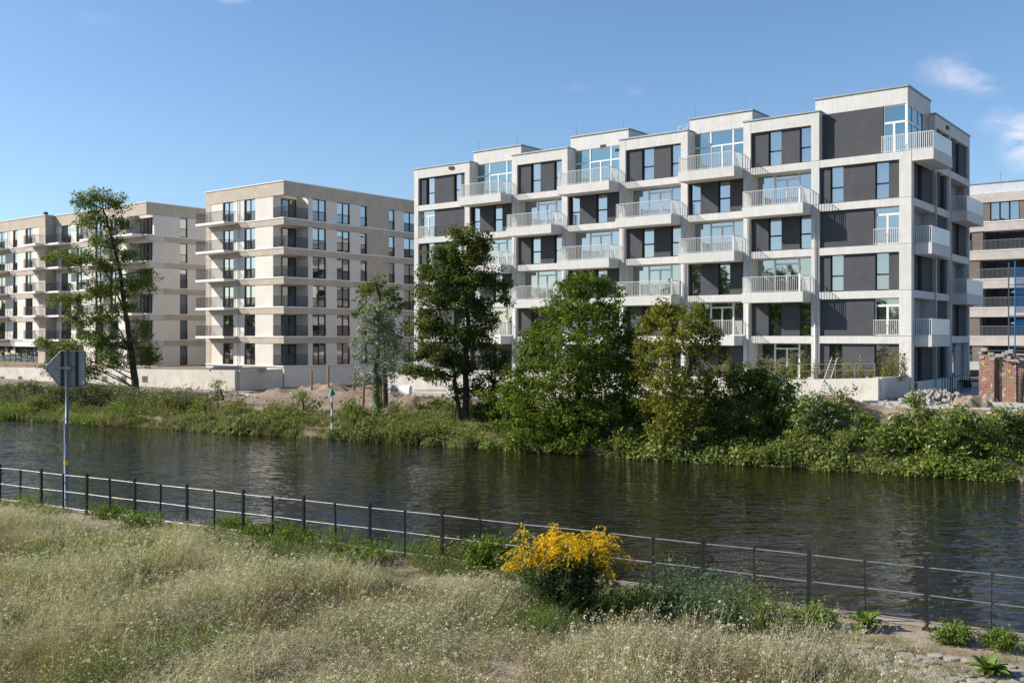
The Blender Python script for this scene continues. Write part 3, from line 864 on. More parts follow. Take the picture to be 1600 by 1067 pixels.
# soil with paved, sandy and gravel places
m, N, L, out = newmat('soil')
b = N.new('ShaderNodeBsdfPrincipled'); b.inputs['Roughness'].default_value = .95; b.inputs['Specular IOR Level'].default_value = .1
n1 = wpos(N, L, .5, 6, .65); r1 = ramp(N, [(.3, (.17, .125, .085)), (.5, (.26, .20, .145)), (.72, (.36, .30, .235))]); L.new(n1.outputs['Fac'], r1.inputs['Fac'])
n2 = wpos(N, L, 9, 4, .7); r2 = ramp(N, [(.3, (.7, .7, .7)), (.7, (1.2, 1.2, 1.2))]); L.new(n2.outputs['Fac'], r2.inputs['Fac'])
c = mixc(N, L, 1.0, r1.outputs[0], r2.outputs[0], 'MULTIPLY'); L.new(c, b.inputs['Base Color'])
bp = N.new('ShaderNodeBump'); bp.inputs['Strength'].default_value = .8; bp.inputs['Distance'].default_value = .06
L.new(n2.outputs['Fac'], bp.inputs['Height']); L.new(bp.outputs[0], b.inputs['Normal']); L.new(b.outputs[0], out.inputs['Surface'])
surface('paving', (.36, .34, .31), (.46, .44, .40), .6, streak=0, bump=.3, bscale=9, stain=(.28, .23, .17))
# meadow soil
m, N, L, out = newmat('meadow_soil')
b = N.new('ShaderNodeBsdfPrincipled'); b.inputs['Roughness'].default_value = .95; b.inputs['Specular IOR Level'].default_value = .1
n1 = wpos(N, L, 1.3, 6, .65); r1 = ramp(N, [(.35, (.12, .105, .05)), (.48, (.24, .19, .125)), (.66, (.38, .32, .24))]); L.new(n1.outputs['Fac'], r1.inputs['Fac'])
n2 = wpos(N, L, 22, 4, .7); r2 = ramp(N, [(.3, (.65, .65, .65)), (.7, (1.2, 1.2, 1.2))]); L.new(n2.outputs['Fac'], r2.inputs['Fac'])
c = mixc(N, L, 1.0, r1.outputs[0], r2.outputs[0], 'MULTIPLY'); L.new(c, b.inputs['Base Color'])
bp = N.new('ShaderNodeBump'); bp.inputs['Strength'].default_value = .7; bp.inputs['Distance'].default_value = .03
L.new(n2.outputs['Fac'], bp.inputs['Height']); L.new(bp.outputs[0], b.inputs['Normal']); L.new(b.outputs[0], out.inputs['Surface'])

S_ = np.concatenate([np.linspace(-700, -45, 14), np.arange(-40, 110, .6), np.linspace(115, 900, 14)])
D_ = np.concatenate([[-4, -1, -.4, 0], np.arange(.4, 24, .5), [26, 30, 40, 60, 100, 200, 500, 1200]])
o = grid_mesh('ground', S_, D_, bank_arr, M['soil']); tag(o, kind='structure')

yb_ = MB()
pa_ = [WP + WD * s_ + WN * d_ for s_, d_ in ((-40, 8.4), (-10, 8.5), (-2, 8.2), (8, 8.6), (12.5, 9.5), (14, 30), (14, 90), (-40, 90))]
yb_.prism([(q.x, q.y) for q in pa_], 2, 1.2, 2.45)
o = yb_.build('yard', M['paving']); tag(o, kind='structure')

# water
m, N, L, out = newmat('water')
b = N.new('ShaderNodeBsdfPrincipled')
b.inputs['Base Color'].default_value = (.011, .009, .005, 1); b.inputs['Roughness'].default_value = .02; b.inputs['IOR'].default_value = 1.33
b.inputs['Specular IOR Level'].default_value = .5
g = N.new('ShaderNodeNewGeometry')
mp = N.new('ShaderNodeMapping'); mp.inputs['Rotation'].default_value = (0, 0, math.radians(12)); mp.inputs['Scale'].default_value = (.45, 1.0, 1)
L.new(g.outputs['Position'], mp.inputs['Vector'])
def wn_(scale, det, dist=0.0):
    n = N.new('ShaderNodeTexNoise'); n.inputs['Scale'].default_value = scale; n.inputs['Detail'].default_value = det
    n.inputs['Roughness'].default_value = .5; n.inputs['Distortion'].default_value = dist
    L.new(mp.outputs[0], n.inputs['Vector']); return n.outputs['Fac']
def mm(op, a, b_):
    n = N.new('ShaderNodeMath'); n.operation = op
    for i, v in enumerate((a, b_)):
        if isinstance(v, (int, float)): n.inputs[i].default_value = v
        else: L.new(v, n.inputs[i])
    return n.outputs[0]
h = mm('ADD', mm('MULTIPLY', wn_(.8, 1.5, .5), .11), mm('MULTIPLY', wn_(2.3, 2, .8), .115))
h = mm('ADD', h, mm('MULTIPLY', wn_(9.0, 2, .4), .014))
calm = N.new('ShaderNodeTexNoise'); calm.inputs['Scale'].default_value = .07; calm.inputs['Detail'].default_value = 3
L.new(g.outputs['Position'], calm.inputs['Vector'])
cr = N.new('ShaderNodeMapRange'); cr.inputs['From Min'].default_value = .35; cr.inputs['From Max'].default_value = .65
cr.inputs['To Min'].default_value = .25; cr.inputs['To Max'].default_value = 1.35; L.new(calm.outputs['Fac'], cr.inputs['Value'])
h = mm('MULTIPLY', h, cr.outputs[0])
bp = N.new('ShaderNodeBump'); bp.inputs['Strength'].default_value = 1.0; bp.inputs['Distance'].default_value = 1.0
L.new(h, bp.inputs['Height']); L.new(bp.outputs[0], b.inputs['Normal']); L.new(b.outputs[0], out.inputs['Surface'])
# the river lies between the two banks and runs on far to the left and to the right
wr = []
for s in (-700, 900):
    wr.append(WP + WD * s + WN * .6)
pa, pb = WP + WD * -700 + WN * .6, WP + WD * 900 + WN * .6
qa, qb = FP + FD * -700 + FN * .35, FP + FD * 900 + FN * .35
mb = MB(); mb.quad((qa.x, qa.y, 0), (pa.x, pa.y, 0), (pb.x, pb.y, 0), (qb.x, qb.y, 0))
o = mb.build('water', M['water']); tag(o, kind='structure')

# near quay: wall, coping stones, path, meadow ground
def near_pt(s, d, z=QZ):
    p = FP + FD * s + FN * d; return Vector((p.x, p.y, z))
quay = empty('quay_wall', near_pt(0, .45, 0), math.atan2(-FD.y, -FD.x)); tag(quay, kind='structure')
MB().box(-120, 130, -.3, 0, -2, QZ - .10).build('wall', M['concrete_dark'], quay)
rr = random.Random(3)
x = -14.0
k = 0
vs = [MB().box(-.5, .5, -.36, .05, 0, .11).mesh('coping_stone', M['coping'])]
bigs = MB()
for i in range(-118, 128):
    if -46 <= i <= 14:
        o = bpy.data.objects.new('coping_stone', vs[0]); COL.objects.link(o); o.parent = quay
        o.scale = (.985, 1, 1)
        o.location = (i + .5, rr.uniform(-.015, .015), QZ - .11 + rr.uniform(-.012, .012)); o.rotation_euler = (rr.uniform(-.02, .02), 0, rr.uniform(-.008, .008))
    else: bigs.box(i + .01, i + .99, -.36, .05, QZ - .11, QZ)
tag(bigs.build('coping_stones', M['coping'], quay), kind='stuff')

def near_arr(s, d):
    P = np.array([[FP.x, FP.y]]) + np.outer(s, [FD.x, FD.y]) + np.outer(d, [FN.x, FN.y])
    z = QZ - .005 + ((vnoise(s, d, .7, 4) - .5) * .05 - .028) * np.clip((.05 - d) * 3, 0, 1) + np.clip(-(d + 3) * .02, 0, .5)
    return np.column_stack([P, z])
S_ = np.concatenate([np.linspace(-600, -16, 12), np.arange(-14, 48, .35), np.linspace(50, 900, 16)])
D_ = np.concatenate([[.12], np.arange(-.1, -6, -.3), [-7, -9, -12, -20, -40, -120, -700]])[::-1]
o = grid_mesh('meadow_ground', S_, D_, near_arr, M['meadow_soil']); tag(o, kind='structure')

# stone paved path along the railing
path = empty('footpath', near_pt(0, -.8, QZ), math.atan2(-FD.y, -FD.x)); tag(path, kind='structure')
def stone_mesh(r):
    n = 7
    pts = [(math.cos(2*math.pi*i/n + r.uniform(-.25, .25)) * .135 * r.uniform(.9, 1.08), math.sin(2*math.pi*i/n + r.uniform(-.2, .2)) * .102 * r.uniform(.9, 1.08)) for i in range(n)]
    mb = MB(); v = [(a, b, -.05) for a, b in pts] + [(a, b, .012) for a, b in pts] + [(a * .88, b * .86, .02 + r.uniform(-.003, .003)) for a, b in pts]
    mb.v = v
    for l in (0, n):
        for i in range(n): mb.f.append((l + i, l + (i + 1) % n, l + n + (i + 1) % n, l + n + i))
    mb.f.append(tuple(range(2 * n, 3 * n)))
    return mb.mesh('stone', M['cobble'])
st = [stone_mesh(rr) for _ in range(10)]
cnt = 0
spots = []
for row in range(11):
    for i in range(-22, 60):
        x = i * .265 + (row % 2) * .13 + rr.uniform(-.03, .03); y = -.62 - row * .205 + rr.uniform(-.025, .025)
        fade = max(0, min(1, (x + 5.5 + (row - 3) * .9) / 4.5))
        if rr.random() > fade * .93: continue
        if rr.random() < .35 and float(vnoise(x, y, .9, 9)) > .55: continue
        if x > 5: continue
        spots.append((x, y))
stuff = MB()
spots.sort(key=lambda p: (-p[0]))
for j, (x, y) in enumerate(spots):
    if j < 290:
        o = bpy.data.objects.new('stone', rr.choice(st)); COL.objects.link(o); o.parent = path
        o.location = (x, y, rr.uniform(-.016, .0)); o.rotation_euler = (rr.uniform(-.03, .03), rr.uniform(-.03, .03), rr.choice([0, math.pi]) + rr.uniform(-.15, .15)); o.scale = (rr.uniform(.9, 1.08), rr.uniform(.9, 1.05), 1)
    else:
        stuff.box(x - .11, x + .11, y - .085, y + .085, -.05, .012)
if stuff.v: tag(stuff.build('stones', M['cobble'], path), kind='stuff')

# ------------------------------------------------------------------ instanced growth
def scatter(name, protos, P, rot, scl, idx, parent=None):
    col = bpy.data.collections.new(name + '_kinds')
    for i, me in enumerate(protos):
        col.objects.link(bpy.data.objects.new('%s_kind_%02d' % (name, i), me))
    n = len(P)
    me = bpy.data.meshes.new(name)
    me.vertices.add(n); me.vertices.foreach_set('co', np.asarray(P, np.float32).ravel())
    a = me.attributes.new('rotv', 'FLOAT_VECTOR', 'POINT'); a.data.foreach_set('vector', np.asarray(rot, np.float32).ravel())
    a = me.attributes.new('sclv', 'FLOAT_VECTOR', 'POINT'); a.data.foreach_set('vector', np.asarray(scl, np.float32).ravel())
    a = me.attributes.new('kidx', 'INT', 'POINT'); a.data.foreach_set('value', np.asarray(idx, np.int32))
    o = bpy.data.objects.new(name, me); COL.objects.link(o)
    ng = bpy.data.node_groups.new(name, 'GeometryNodeTree')
    ng.interface.new_socket('Geometry', in_out='INPUT', socket_type='NodeSocketGeometry')
    ng.interface.new_socket('Geometry', in_out='OUTPUT', socket_type='NodeSocketGeometry')
    gi, go = ng.nodes.new('NodeGroupInput'), ng.nodes.new('NodeGroupOutput')
    ip = ng.nodes.new('GeometryNodeInstanceOnPoints'); ci = ng.nodes.new('GeometryNodeCollectionInfo')
    ci.inputs['Collection'].default_value = col; ci.inputs['Separate Children'].default_value = True; ci.inputs['Reset Children'].default_value = True
    def named(nm, t):
        q = ng.nodes.new('GeometryNodeInputNamedAttribute'); q.data_type = t; q.inputs['Name'].default_value = nm
        return [s for s in q.outputs if s.enabled and s.name == 'Attribute'][0]
    lk = ng.links.new
    lk(gi.outputs[0], ip.inputs['Points']); lk(ci.outputs[0], ip.inputs['Instance']); ip.inputs['Pick Instance'].default_value = True
    lk(named('kidx', 'INT'), ip.inputs['Instance Index']); lk(named('rotv', 'FLOAT_VECTOR'), ip.inputs['Rotation']); lk(named('sclv', 'FLOAT_VECTOR'), ip.inputs['Scale'])
    lk(ip.outputs[0], go.inputs[0])
    md = o.modifiers.new('growth', 'NODES'); md.node_group = ng
    tag(o, kind='stuff')
    return o

def join_arrays(parts):
    """parts: [(V, Q, material)] -> one mesh with several materials"""
    Vs, Qs, mi, mats = [], [], [], []
    off = 0
    for V, Q, mt in parts:
        if mt not in mats: mats.append(mt)
        Vs.append(V); Qs.append(Q + off); off += len(V); mi.append(np.full(len(Q), mats.index(mt), np.int32))
    V = np.concatenate(Vs); Q = np.concatenate(Qs)
    me = npmesh('growth', V, Q, None)
    for mt in mats: me.materials.append(M[mt])
    me.polygons.foreach_set('material_index', np.concatenate(mi))
    return me

def stems(rng, n, rad, h, w, lean=.25, wind=(.16, .0), seg=2):
    """thin upright blades; returns vertices, quads, tip positions"""
    b = rng.normal(size=(n, 2)) * rad * .5
    hh = h * rng.uniform(.55, 1.1, n)
    ld = rng.normal(size=(n, 2)) * lean + np.array(wind)
    ang = rng.uniform(0, math.pi, n)
    side = np.column_stack([np.cos(ang), np.sin(ang)]) * w * .5
    V = []; rows = seg + 1
    for k in range(rows):
        t = k / seg
        c = b + ld * hh[:, None] * t ** 1.6
        ww = side * (1 - .75 * t)
        z = hh * t * (1 - .08 * t)
        V.append(np.column_stack([c - ww, z])); V.append(np.column_stack([c + ww, z]))
    V = np.stack(V, 1)            # n, rows*2, 3
    Q = []
    base = np.arange(n) * rows * 2
    for k in range(seg):
        Q.append(np.column_stack([base + 2*k, base + 2*k + 1, base + 2*k + 3, base + 2*k + 2]))
    tips = np.column_stack([b + ld * hh[:, None], hh * .92])
    return V.reshape(-1, 3), np.concatenate(Q), tips, (b, ld, hh)

def tuft(seed, kind):
    r = np.random.default_rng(seed)
    parts = []
    def heads(tips, per, size, spread, mat, dz=.05):
        C = np.repeat(tips, per, 0) + r.normal(size=(len(tips) * per, 3)) * np.array([spread, spread, spread * 1.1]) - np.array([0, 0, dz])
        V, Q = leaves(C, r.normal(size=C.shape) + np.array([-.3, 0, .8]), size, r, .75)
        parts.append((V, Q, mat))
    def umbels(tips, per, rad, size, mat):
        a = r.uniform(0, 6.28, (len(tips), per)); q = rad * np.sqrt(r.random((len(tips), per)))
        C = np.repeat(tips, per, 0) + np.column_stack([(q * np.cos(a)).ravel(), (q * np.sin(a)).ravel(), (-(q ** 2) * 9 + r.normal(0, .004, a.shape)).ravel()])
        V, Q = leaves(C, r.normal(size=C.shape) * .5 + np.array([-.3, -.2, 1]), size, r, .9)
        parts.append((V, Q, mat))
    if kind == 'white':
        V, Q, t, _ = stems(r, 9, .24, .58, .009); parts.append((V, Q, 'straw_green'))
        V, Q, t2, _ = stems(r, 18, .26, .55, .009, lean=.32); parts.append((V, Q, 'straw'))
        umbels(t[:6], 11, .022, .017, 'seed_white'); heads(t2, 6, .022, .03, 'straw')
        C = r.normal(size=(60, 3)) * [.12, .12, .08] + [0, 0, .22]
        V, Q = leaves(C, r.normal(size=C.shape), .05, r, .3); parts.append((V, Q, 'straw_green'))
    elif kind == 'straw':
        V, Q, t, _ = stems(r, 20, .26, .66, .011, lean=.34, seg=3); parts.append((V, Q, 'straw'))
        V, Q, t2, _ = stems(r, 12, .24, .45, .009, lean=.4); parts.append((V, Q, 'straw_green'))
        heads(t, 9, .020, .022, 'straw', .04)
    elif kind == 'green':
        V, Q, t, _ = stems(r, 34, .22, .42, .008, lean=.4); parts.append((V, Q, 'grass_green'))
        C = r.normal(size=(70, 3)) * [.13, .13, .08] + [0, 0, .17]
        V, Q = leaves(C, r.normal(size=C.shape) + [0, 0, .6], .045, r, .4); parts.append((V, Q, 'straw_green'))
        heads(t[:8], 3, .018, .03, 'straw')
    elif kind == 'rust':
        V, Q, t, _ = stems(r, 22, .24, .52, .006, lean=.25); parts.append((V, Q, 'grass_rust'))
        V, Q, t2, _ = stems(r, 12, .24, .42, .006, lean=.3); parts.append((V, Q, 'straw_green'))
        heads(t, 6, .018, .04, 'grass_rust'); heads(t2, 4, .016, .03, 'straw')
    elif kind == 'tan':
        V, Q, t, _ = stems(r, 30, .26, .5, .006, lean=.35); parts.append((V, Q, 'grass_tan'))
        V, Q, t2, _ = stems(r, 10, .24, .42, .006, lean=.4); parts.append((V, Q, 'straw_green'))
        heads(t, 5, .018, .035, 'grass_tan')
    elif kind == 'tall':
        V, Q, t, _ = stems(r, 5, .25, .85, .013, lean=.2, seg=3); parts.append((V, Q, 'straw'))
        umbels(t, 22, .035, .02, 'seed_white'); heads(t, 8, .03, .08, 'straw_green', .2)
    elif kind == 'short':
        V, Q, t, _ = stems(r, 30, .25, .16, .007, lean=.6); parts.append((V, Q, 'grass_green'))
        V, Q, t, _ = stems(r, 20, .25, .14, .007, lean=.6); parts.append((V, Q, 'grass_tan'))
    return join_arrays(parts)
kinds = ['white', 'white', 'straw', 'straw', 'green', 'green', 'rust', 'rust', 'tan', 'tan', 'tall', 'tall', 'short', 'short']
protos = [tuft(100 + i, k) for i, k in enumerate(kinds)]
# points of the meadow: between the railing and the foot of the camera, wider than the frame
nm = 22000
s = rng.uniform(-16, 44, nm); d = -rng.uniform(1.1, 17, nm)
P = near_arr(s, d)
inview = (P[:, 1] > 9.5) & (np.abs(P[:, 0]) < P[:, 1] * .60 + 2.5)
s, d, P = s[inview], d[inview], P[inview]
edge = np.interp(s, [-8, -2, 0, 3, 5.5], [4.0, 3.7, 3.2, 2.5, 1.75]) + (vnoise(s, s * 0, 2.2, 3) - .5) * np.interp(s, [0, 5], [.5, 1.3])
tall_ok = -d > edge
a1, a2, a3 = vnoise(P[:, 0], P[:, 1], 2.6, 5), vnoise(P[:, 0], P[:, 1], 1.3, 6), vnoise(P[:, 0], P[:, 1], 4.0, 8)
u = rng.random(len(P))
idx = np.zeros(len(P), int)
pw = np.clip(.25 + 1.5 * (a1 - .35), .12, .85)
choice = np.where(u < pw, 0, np.where(a2 > .62, 4, np.where(a3 > .6, 8, 2)))
choice = np.where((vnoise(P[:, 0], P[:, 1], 1.7, 12) > .74) & (rng.random(len(P)) < .5), 6, choice)
choice = np.where((choice == 0) & (P[:, 0] > 0) & (rng.random(len(P)) < .4), 2, choice)
choice = np.where(rng.random(len(P)) < .06, 10, choice)
choice = np.where(rng.random(len(P)) < .12, 4, choice)
# greener and duller to the right of the frame as well as by the lower left corner
idx = choice + rng.integers(0, 2, len(P))
idx = np.where(tall_ok, idx, 12 + rng.integers(0, 2, len(P)))
keep = np.where(tall_ok, (vnoise(P[:, 0], P[:, 1], .55, 44) > .22), (vnoise(P[:, 0], P[:, 1], .8, 14) > .42) | (rng.random(len(P)) < .25))
P, idx, s, d = P[keep], idx[keep], s[keep], d[keep]
# green strip at the foot of the railing
es = rng.uniform(3, 30, 1500); ed = -rng.uniform(.0, 1.25, 1500)
ek = vnoise(es, ed * 0, 1.4, 51) > np.interp(es, [3, 9, 17, 22, 30], [.45, .25, .3, .5, .55]) + (-ed - .5) * .3
es, ed = es[ek], ed[ek]
P = np.concatenate([P, near_arr(es, ed)]); idx = np.concatenate([idx, 4 + rng.integers(0, 2, len(es))]); s = np.concatenate([s, es]); d = np.concatenate([d, ed])
n = len(P)
rot = np.column_stack([rng.normal(0, .10, n), rng.normal(.10, .12, n), rng.normal(0, .7, n)])
hs_ = rng.uniform(.6, 1.3, n) * (.35 + 1.15 * vnoise(P[:, 0], P[:, 1], 1.6, 20)) * np.clip(.55 + (-d - 1.2) * .22, .5, 1)
hs_ = np.where(idx >= 12, .9, hs_)
scl = np.column_stack([np.full(n, 1.0), np.full(n, 1.0), hs_])
scatter('meadow_grass', protos, P, rot, scl, idx)

# growth on the far bank: leafy cushions, grasses and grey shrubs
def cushion(seed, mat, nleaf, size, rad, hgt, asp=.6, mat2=None, hang=0.):
    r = np.random.default_rng(seed)
    D = r.normal(size=(nleaf, 3)); D[:, 2] = np.abs(D[:, 2]); D /= np.linalg.norm(D, axis=1, keepdims=True)
    R = r.uniform(.55, 1.05, nleaf) ** .7
    C = D * R[:, None] * np.array([rad, rad, hgt])
    Nn = D + r.normal(size=D.shape) * .6 + np.array([0, 0, .4])
    V, Q = leaves(C, Nn, size, r, asp)
    parts = [(V, Q, mat)]
    if mat2:
        k = nleaf // 4
        V, Q = leaves(C[:k] * 1.05, Nn[:k], size, r, asp); parts.append((V, Q, mat2))
    return join_arrays(parts)
def blades(seed, mat, n, h, w, rad):
    r = np.random.default_rng(seed)
    V, Q, t, _ = stems(r, n, rad, h, w, lean=.35, seg=2)
    return join_arrays([(V, Q, mat)])
def spires(seed, mat, n, h, rad, size, per=16):
    """upright stems dressed with leaves, as mugwort or nettle grows"""
    r = np.random.default_rng(seed)
    V, Q, t, (b, ld, hh) = stems(r, n, rad, h, .02, lean=.2, seg=2)
    tt = r.uniform(.15, 1.0, (n, per))
    C = np.stack([b[:, None, 0] + ld[:, None, 0] * hh[:, None] * tt ** 1.6, b[:, None, 1] + ld[:, None, 1] * hh[:, None] * tt ** 1.6, hh[:, None] * tt], -1).reshape(-1, 3)
    C += r.normal(size=C.shape) * .06 * h
    V2, Q2 = leaves(C, r.normal(size=C.shape) + [0, 0, .8], size, r, .4)
    return join_arrays([(V, Q, 'stem_green'), (V2, Q2, mat)])
bp_ = [cushion(1, 'leaf_ivy', 150, .11, .55, .38, mat2='leaf_bright'), cushion(2, 'leaf_ivy', 150, .10, .5, .45), cushion(3, 'leaf_green', 140, .12, .5, .5, mat2='leaf_ivy'),
       cushion(4, 'leaf_bright', 110, .10, .45, .4, mat2='leaf_ivy'),
       spires(5, 'leaf_sage', 12, .95, .5, .11), spires(6, 'leaf_sage', 12, 1.1, .55, .10), spires(7, 'leaf_ivy', 14, .9, .5, .12), spires(8, 'leaf_bright', 14, .8, .5, .12),
       blades(9, 'grass_green', 60, .65, .03, .5), blades(10, 'leaf_bright', 60, .6, .03, .5), blades(11, 'straw_green', 50, .55, .025, .5), cushion(12, 'leaf_olive', 140, .09, .5, .4, mat2='leaf_sage'), blades(13, 'grass_tan', 60, .6, .022, .5), spires(14, 'grass_rust', 10, .8, .45, .07)]
nb = 10400
s = rng.uniform(-30, 92, nb); d = np.concatenate([rng.uniform(-.35, 12.5, nb - 1000), rng.uniform(-.45, .5, 1000)])
big = vnoise(s, d, 3.0, 31); small = vnoise(s, d, 1.2, 32)
# where the bank is bare soil
leftish = np.clip((s - 18) / 6, 0, 1)
limit = np.interp(s, [-30, 6, 9, 12, 26, 29, 36, 39, 52, 56, 60, 100], [4.6, 4.6, 6.5, 9.0, 9.0, 6.4, 5.4, 4.6, 4.6, 6.0, 10.5, 11.5]) + (small - .5) * 2.0
keep = (d < limit)
s, d, big, small, leftish = s[keep], d[keep], big[keep], small[keep], leftish[keep]
n = len(s); u = rng.random(n)
idx = np.where(d < 3.2, rng.choice([0, 1, 0, 1, 2], n), rng.choice([0, 2, 3, 6, 1], n))
midz = (s > 27) & (s < 54)
idx = np.where(midz, np.where(d > 4.4, rng.choice([6, 10, 11, 5, 3, 4], n), rng.choice([0, 3, 11, 1, 0, 1, 10], n)), idx)
left = s >= 54
idx = np.where(left, np.where(d > 3.4, rng.choice([4, 5, 4, 5, 11, 2], n), rng.choice([7, 8, 3, 3, 10, 11, 0], n)), idx)
idx = np.where((small > .72), rng.choice([6, 3], n), idx)
idx = np.where((s > 20) & (rng.random(n) < .16), rng.choice([12, 13, 10], n), idx)
P = bank_arr(s, d); P[:, 2] = np.where(d < .4, np.maximum(P[:, 2], .02), P[:, 2]) - .05
scl0 = rng.uniform(.5, 1.35, n) * (.35 + 1.25 * big) * np.where(s < -1, 1.15, 1.0)
P2 = P
rot = np.column_stack([rng.normal(0, .12, n), rng.normal(0, .12, n), rng.uniform(0, 6.28, n)])
scatter('bank_vegetation', bp_, P2, rot, np.column_stack([scl0] * 3), idx)

# ================================================================== trees and shrubs
def crown(name, blobs, Z, mat, parent_loc, seed, per_m3=1.0, clump=.55, nleaf=34, size=.13, shell=.45, asp=.6, flat=.7, updir=.5, zs=.9, mat2=None, m2=.3, spread=1.0):
    """blobs: (px, py, rx, ry[, dz]) seen from the photograph, given real depth; returns leaf arrays and clump centres"""
    r = np.random.default_rng(seed)
    CC = []; RR = []
    for b in blobs:
        px, py, rx, ry = b[:4]; dz = b[4] if len(b) > 4 else 0
        c = at(px, py, Z + dz); k = (Z + dz) / F
        a, h = rx * k * spread, ry * k * spread
        vol = 4.19 * a * a * zs * h
        n = max(6, int(per_m3 * vol ** .75 * 7.5))
        D = r.normal(size=(n, 3)); D /= np.linalg.norm(D, axis=1, keepdims=True)
        rad = (shell + (1 - shell) * r.random(n)) 
        Cn = D * rad[:, None] * np.array([a, a * zs, h]) + np.array(c) + r.normal(size=D.shape) * np.array([a, a, h]) * .13
        CC.append(Cn); RR.append(np.full(n, clump) * r.uniform(.6, 1.3, n))
    CC = np.concatenate(CC); RR = np.concatenate(RR)
    nl = np.maximum(6, (nleaf * (RR / clump) ** 2).astype(int))
    I = np.repeat(np.arange(len(CC)), nl)
    D = r.normal(size=(len(I), 3)); D /= np.linalg.norm(D, axis=1, keepdims=True)
    q = r.random(len(I)) ** .5
    C = CC[I] + D * (q * RR[I])[:, None] * np.array([1, 1, flat])
    Nn = D * .55 + r.normal(size=D.shape) * .6 + np.array([0, 0, updir])
    V, Q = leaves(C, Nn, size, r, asp)
    parts = []
    if mat2:
        sel = r.random(len(C)) < m2
        a_ = leaves(C[~sel], Nn[~sel], size, r, asp); b_ = leaves(C[sel], Nn[sel], size, r, asp)
        parts = [(a_[0], a_[1], mat), (b_[0], b_[1], mat2)]
    else: parts = [(V, Q, mat)]
    return parts, CC

def make_tree(name, label, cat, base, trunks, blobs, Z, mat, seed, bark='bark', limbs=26, lr=.05, group=None, **kw):
    """trunks: [[(px, py, radius[, dz])...]] polylines read off the photograph, first point at the foot"""
    root = empty(name, base); tag(root, label, cat, group)
    base = Vector(base)
    parts, CC = crown(name, blobs, Z, mat, base, seed, **kw)
    me = join_arrays([(V - np.array(base), Q, m_) for V, Q, m_ in parts])
    o = bpy.data.objects.new('crown', me); COL.objects.link(o); o.parent = root
    r = random.Random(seed)
    allp = []
    for t in trunks:
        pts = []
        for i, p in enumerate(t):
            q = at(p[0], p[1], Z + (p[3] if len(p) > 3 else 0))
            if i == 0: q = Vector((q.x, q.y, base.z - .15)) if t is trunks[0] else q
            pts.append((q, p[2]))
        # resample with slight bends
        P = []; R = []
        for (a, ra), (b_, rb) in zip(pts, pts[1:]):
            for k in range(5):
                f = k / 5; c = a.lerp(b_, f)
                c += Vector((r.gauss(0, 1), r.gauss(0, 1), 0)) * .03 * (0 if (k == 0) else 1)
                P.append(c); R.append(ra + (rb - ra) * f)
        P.append(pts[-1][0]); R.append(pts[-1][1])
        P = [p - base for p in P]
        tr = MB().tube(P, R, 9).build('trunk', M[bark], root, smooth=True)
        allp += list(zip(P, R))
    lm = MB()
    idx = list(range(len(CC))); r.shuffle(idx)
    for i in idx[:limbs]:
        c = Vector(CC[i]) - base
        low = max(p.z for p, q in allp) * .22
        cand = [(p, q) for p, q in allp if low < p.z < c.z + .1] or allp
        p, q = min(cand, key=lambda t: (t[0] - c).length + abs(t[0].z - (c.z - (c.xy - t[0].xy).length * .45)) * .5)
        m1 = p.lerp(c, .45) + Vector((r.gauss(0, .12), r.gauss(0, .12), (c - p).length * .06))
        rr_ = min(q * .45, lr * .7 * (1 + (c - p).length * .2))
        lm.tube([p, m1, c], [rr_, rr_ * .65, rr_ * .2], 5, cap=False)
    if lm.v: tag(lm.build('limbs', M[bark], root, smooth=True), kind='stuff')
    return root

def foot(px, py, Z):
    p = at(px, py, Z)
    return p

def on_bank(px, Z, dz=0):
    p = at(px, HOR, Z); q = Vector((p.x, p.y, 0)) - WP
    z = float(bank_z(q.dot(WD), q.dot(WN)))
    return (p.x, p.y, z + dz)

make_tree('leaning_tree', 'tall slender leaning tree with sparse crown and bare dark trunk', 'tree', on_bank(213, 88),
    [[(213, 618, .36), (207, 560, .27), (196, 490, .21), (185, 410, .15), (168, 350, .10), (158, 312, .05)], [(196, 490, .09), (175, 440, .06), (150, 400, .04), (110, 398, .02)],
     [(207, 560, .08), (190, 520, .06), (160, 480, .04), (125, 470, .02)], [(190, 430, .07), (215, 425, .04), (236, 432, .02)]],
    [(150, 308, 36, 14), (135, 322, 20, 12), (183, 318, 20, 14), (145, 345, 30, 20), (188, 350, 22, 20), (170, 380, 30, 18), (95, 401, 24, 12), (128, 408, 26, 18), (165, 415, 32, 20),
     (205, 400, 18, 18), (222, 440, 24, 16), (195, 450, 30, 16), (150, 455, 30, 18), (112, 470, 22, 14), (120, 500, 20, 20), (160, 495, 30, 18), (200, 480, 20, 12),
     (150, 530, 32, 18), (110, 545, 26, 22), (85, 550, 14, 10), (175, 560, 36, 18), (228, 545, 22, 22), (225, 512, 18, 14), (190, 535, 20, 14), (100, 575, 30, 14), (70, 535, 16, 12), (240, 560, 16, 14), (140, 580, 30, 12), (230, 425, 14, 10), (85, 470, 14, 12)],
    88, 'leaf_olive', 21, limbs=70, per_m3=1.15, clump=.48, nleaf=26, size=.18, spread=1.15, mat2='leaf_bright', m2=.4, shell=.2)

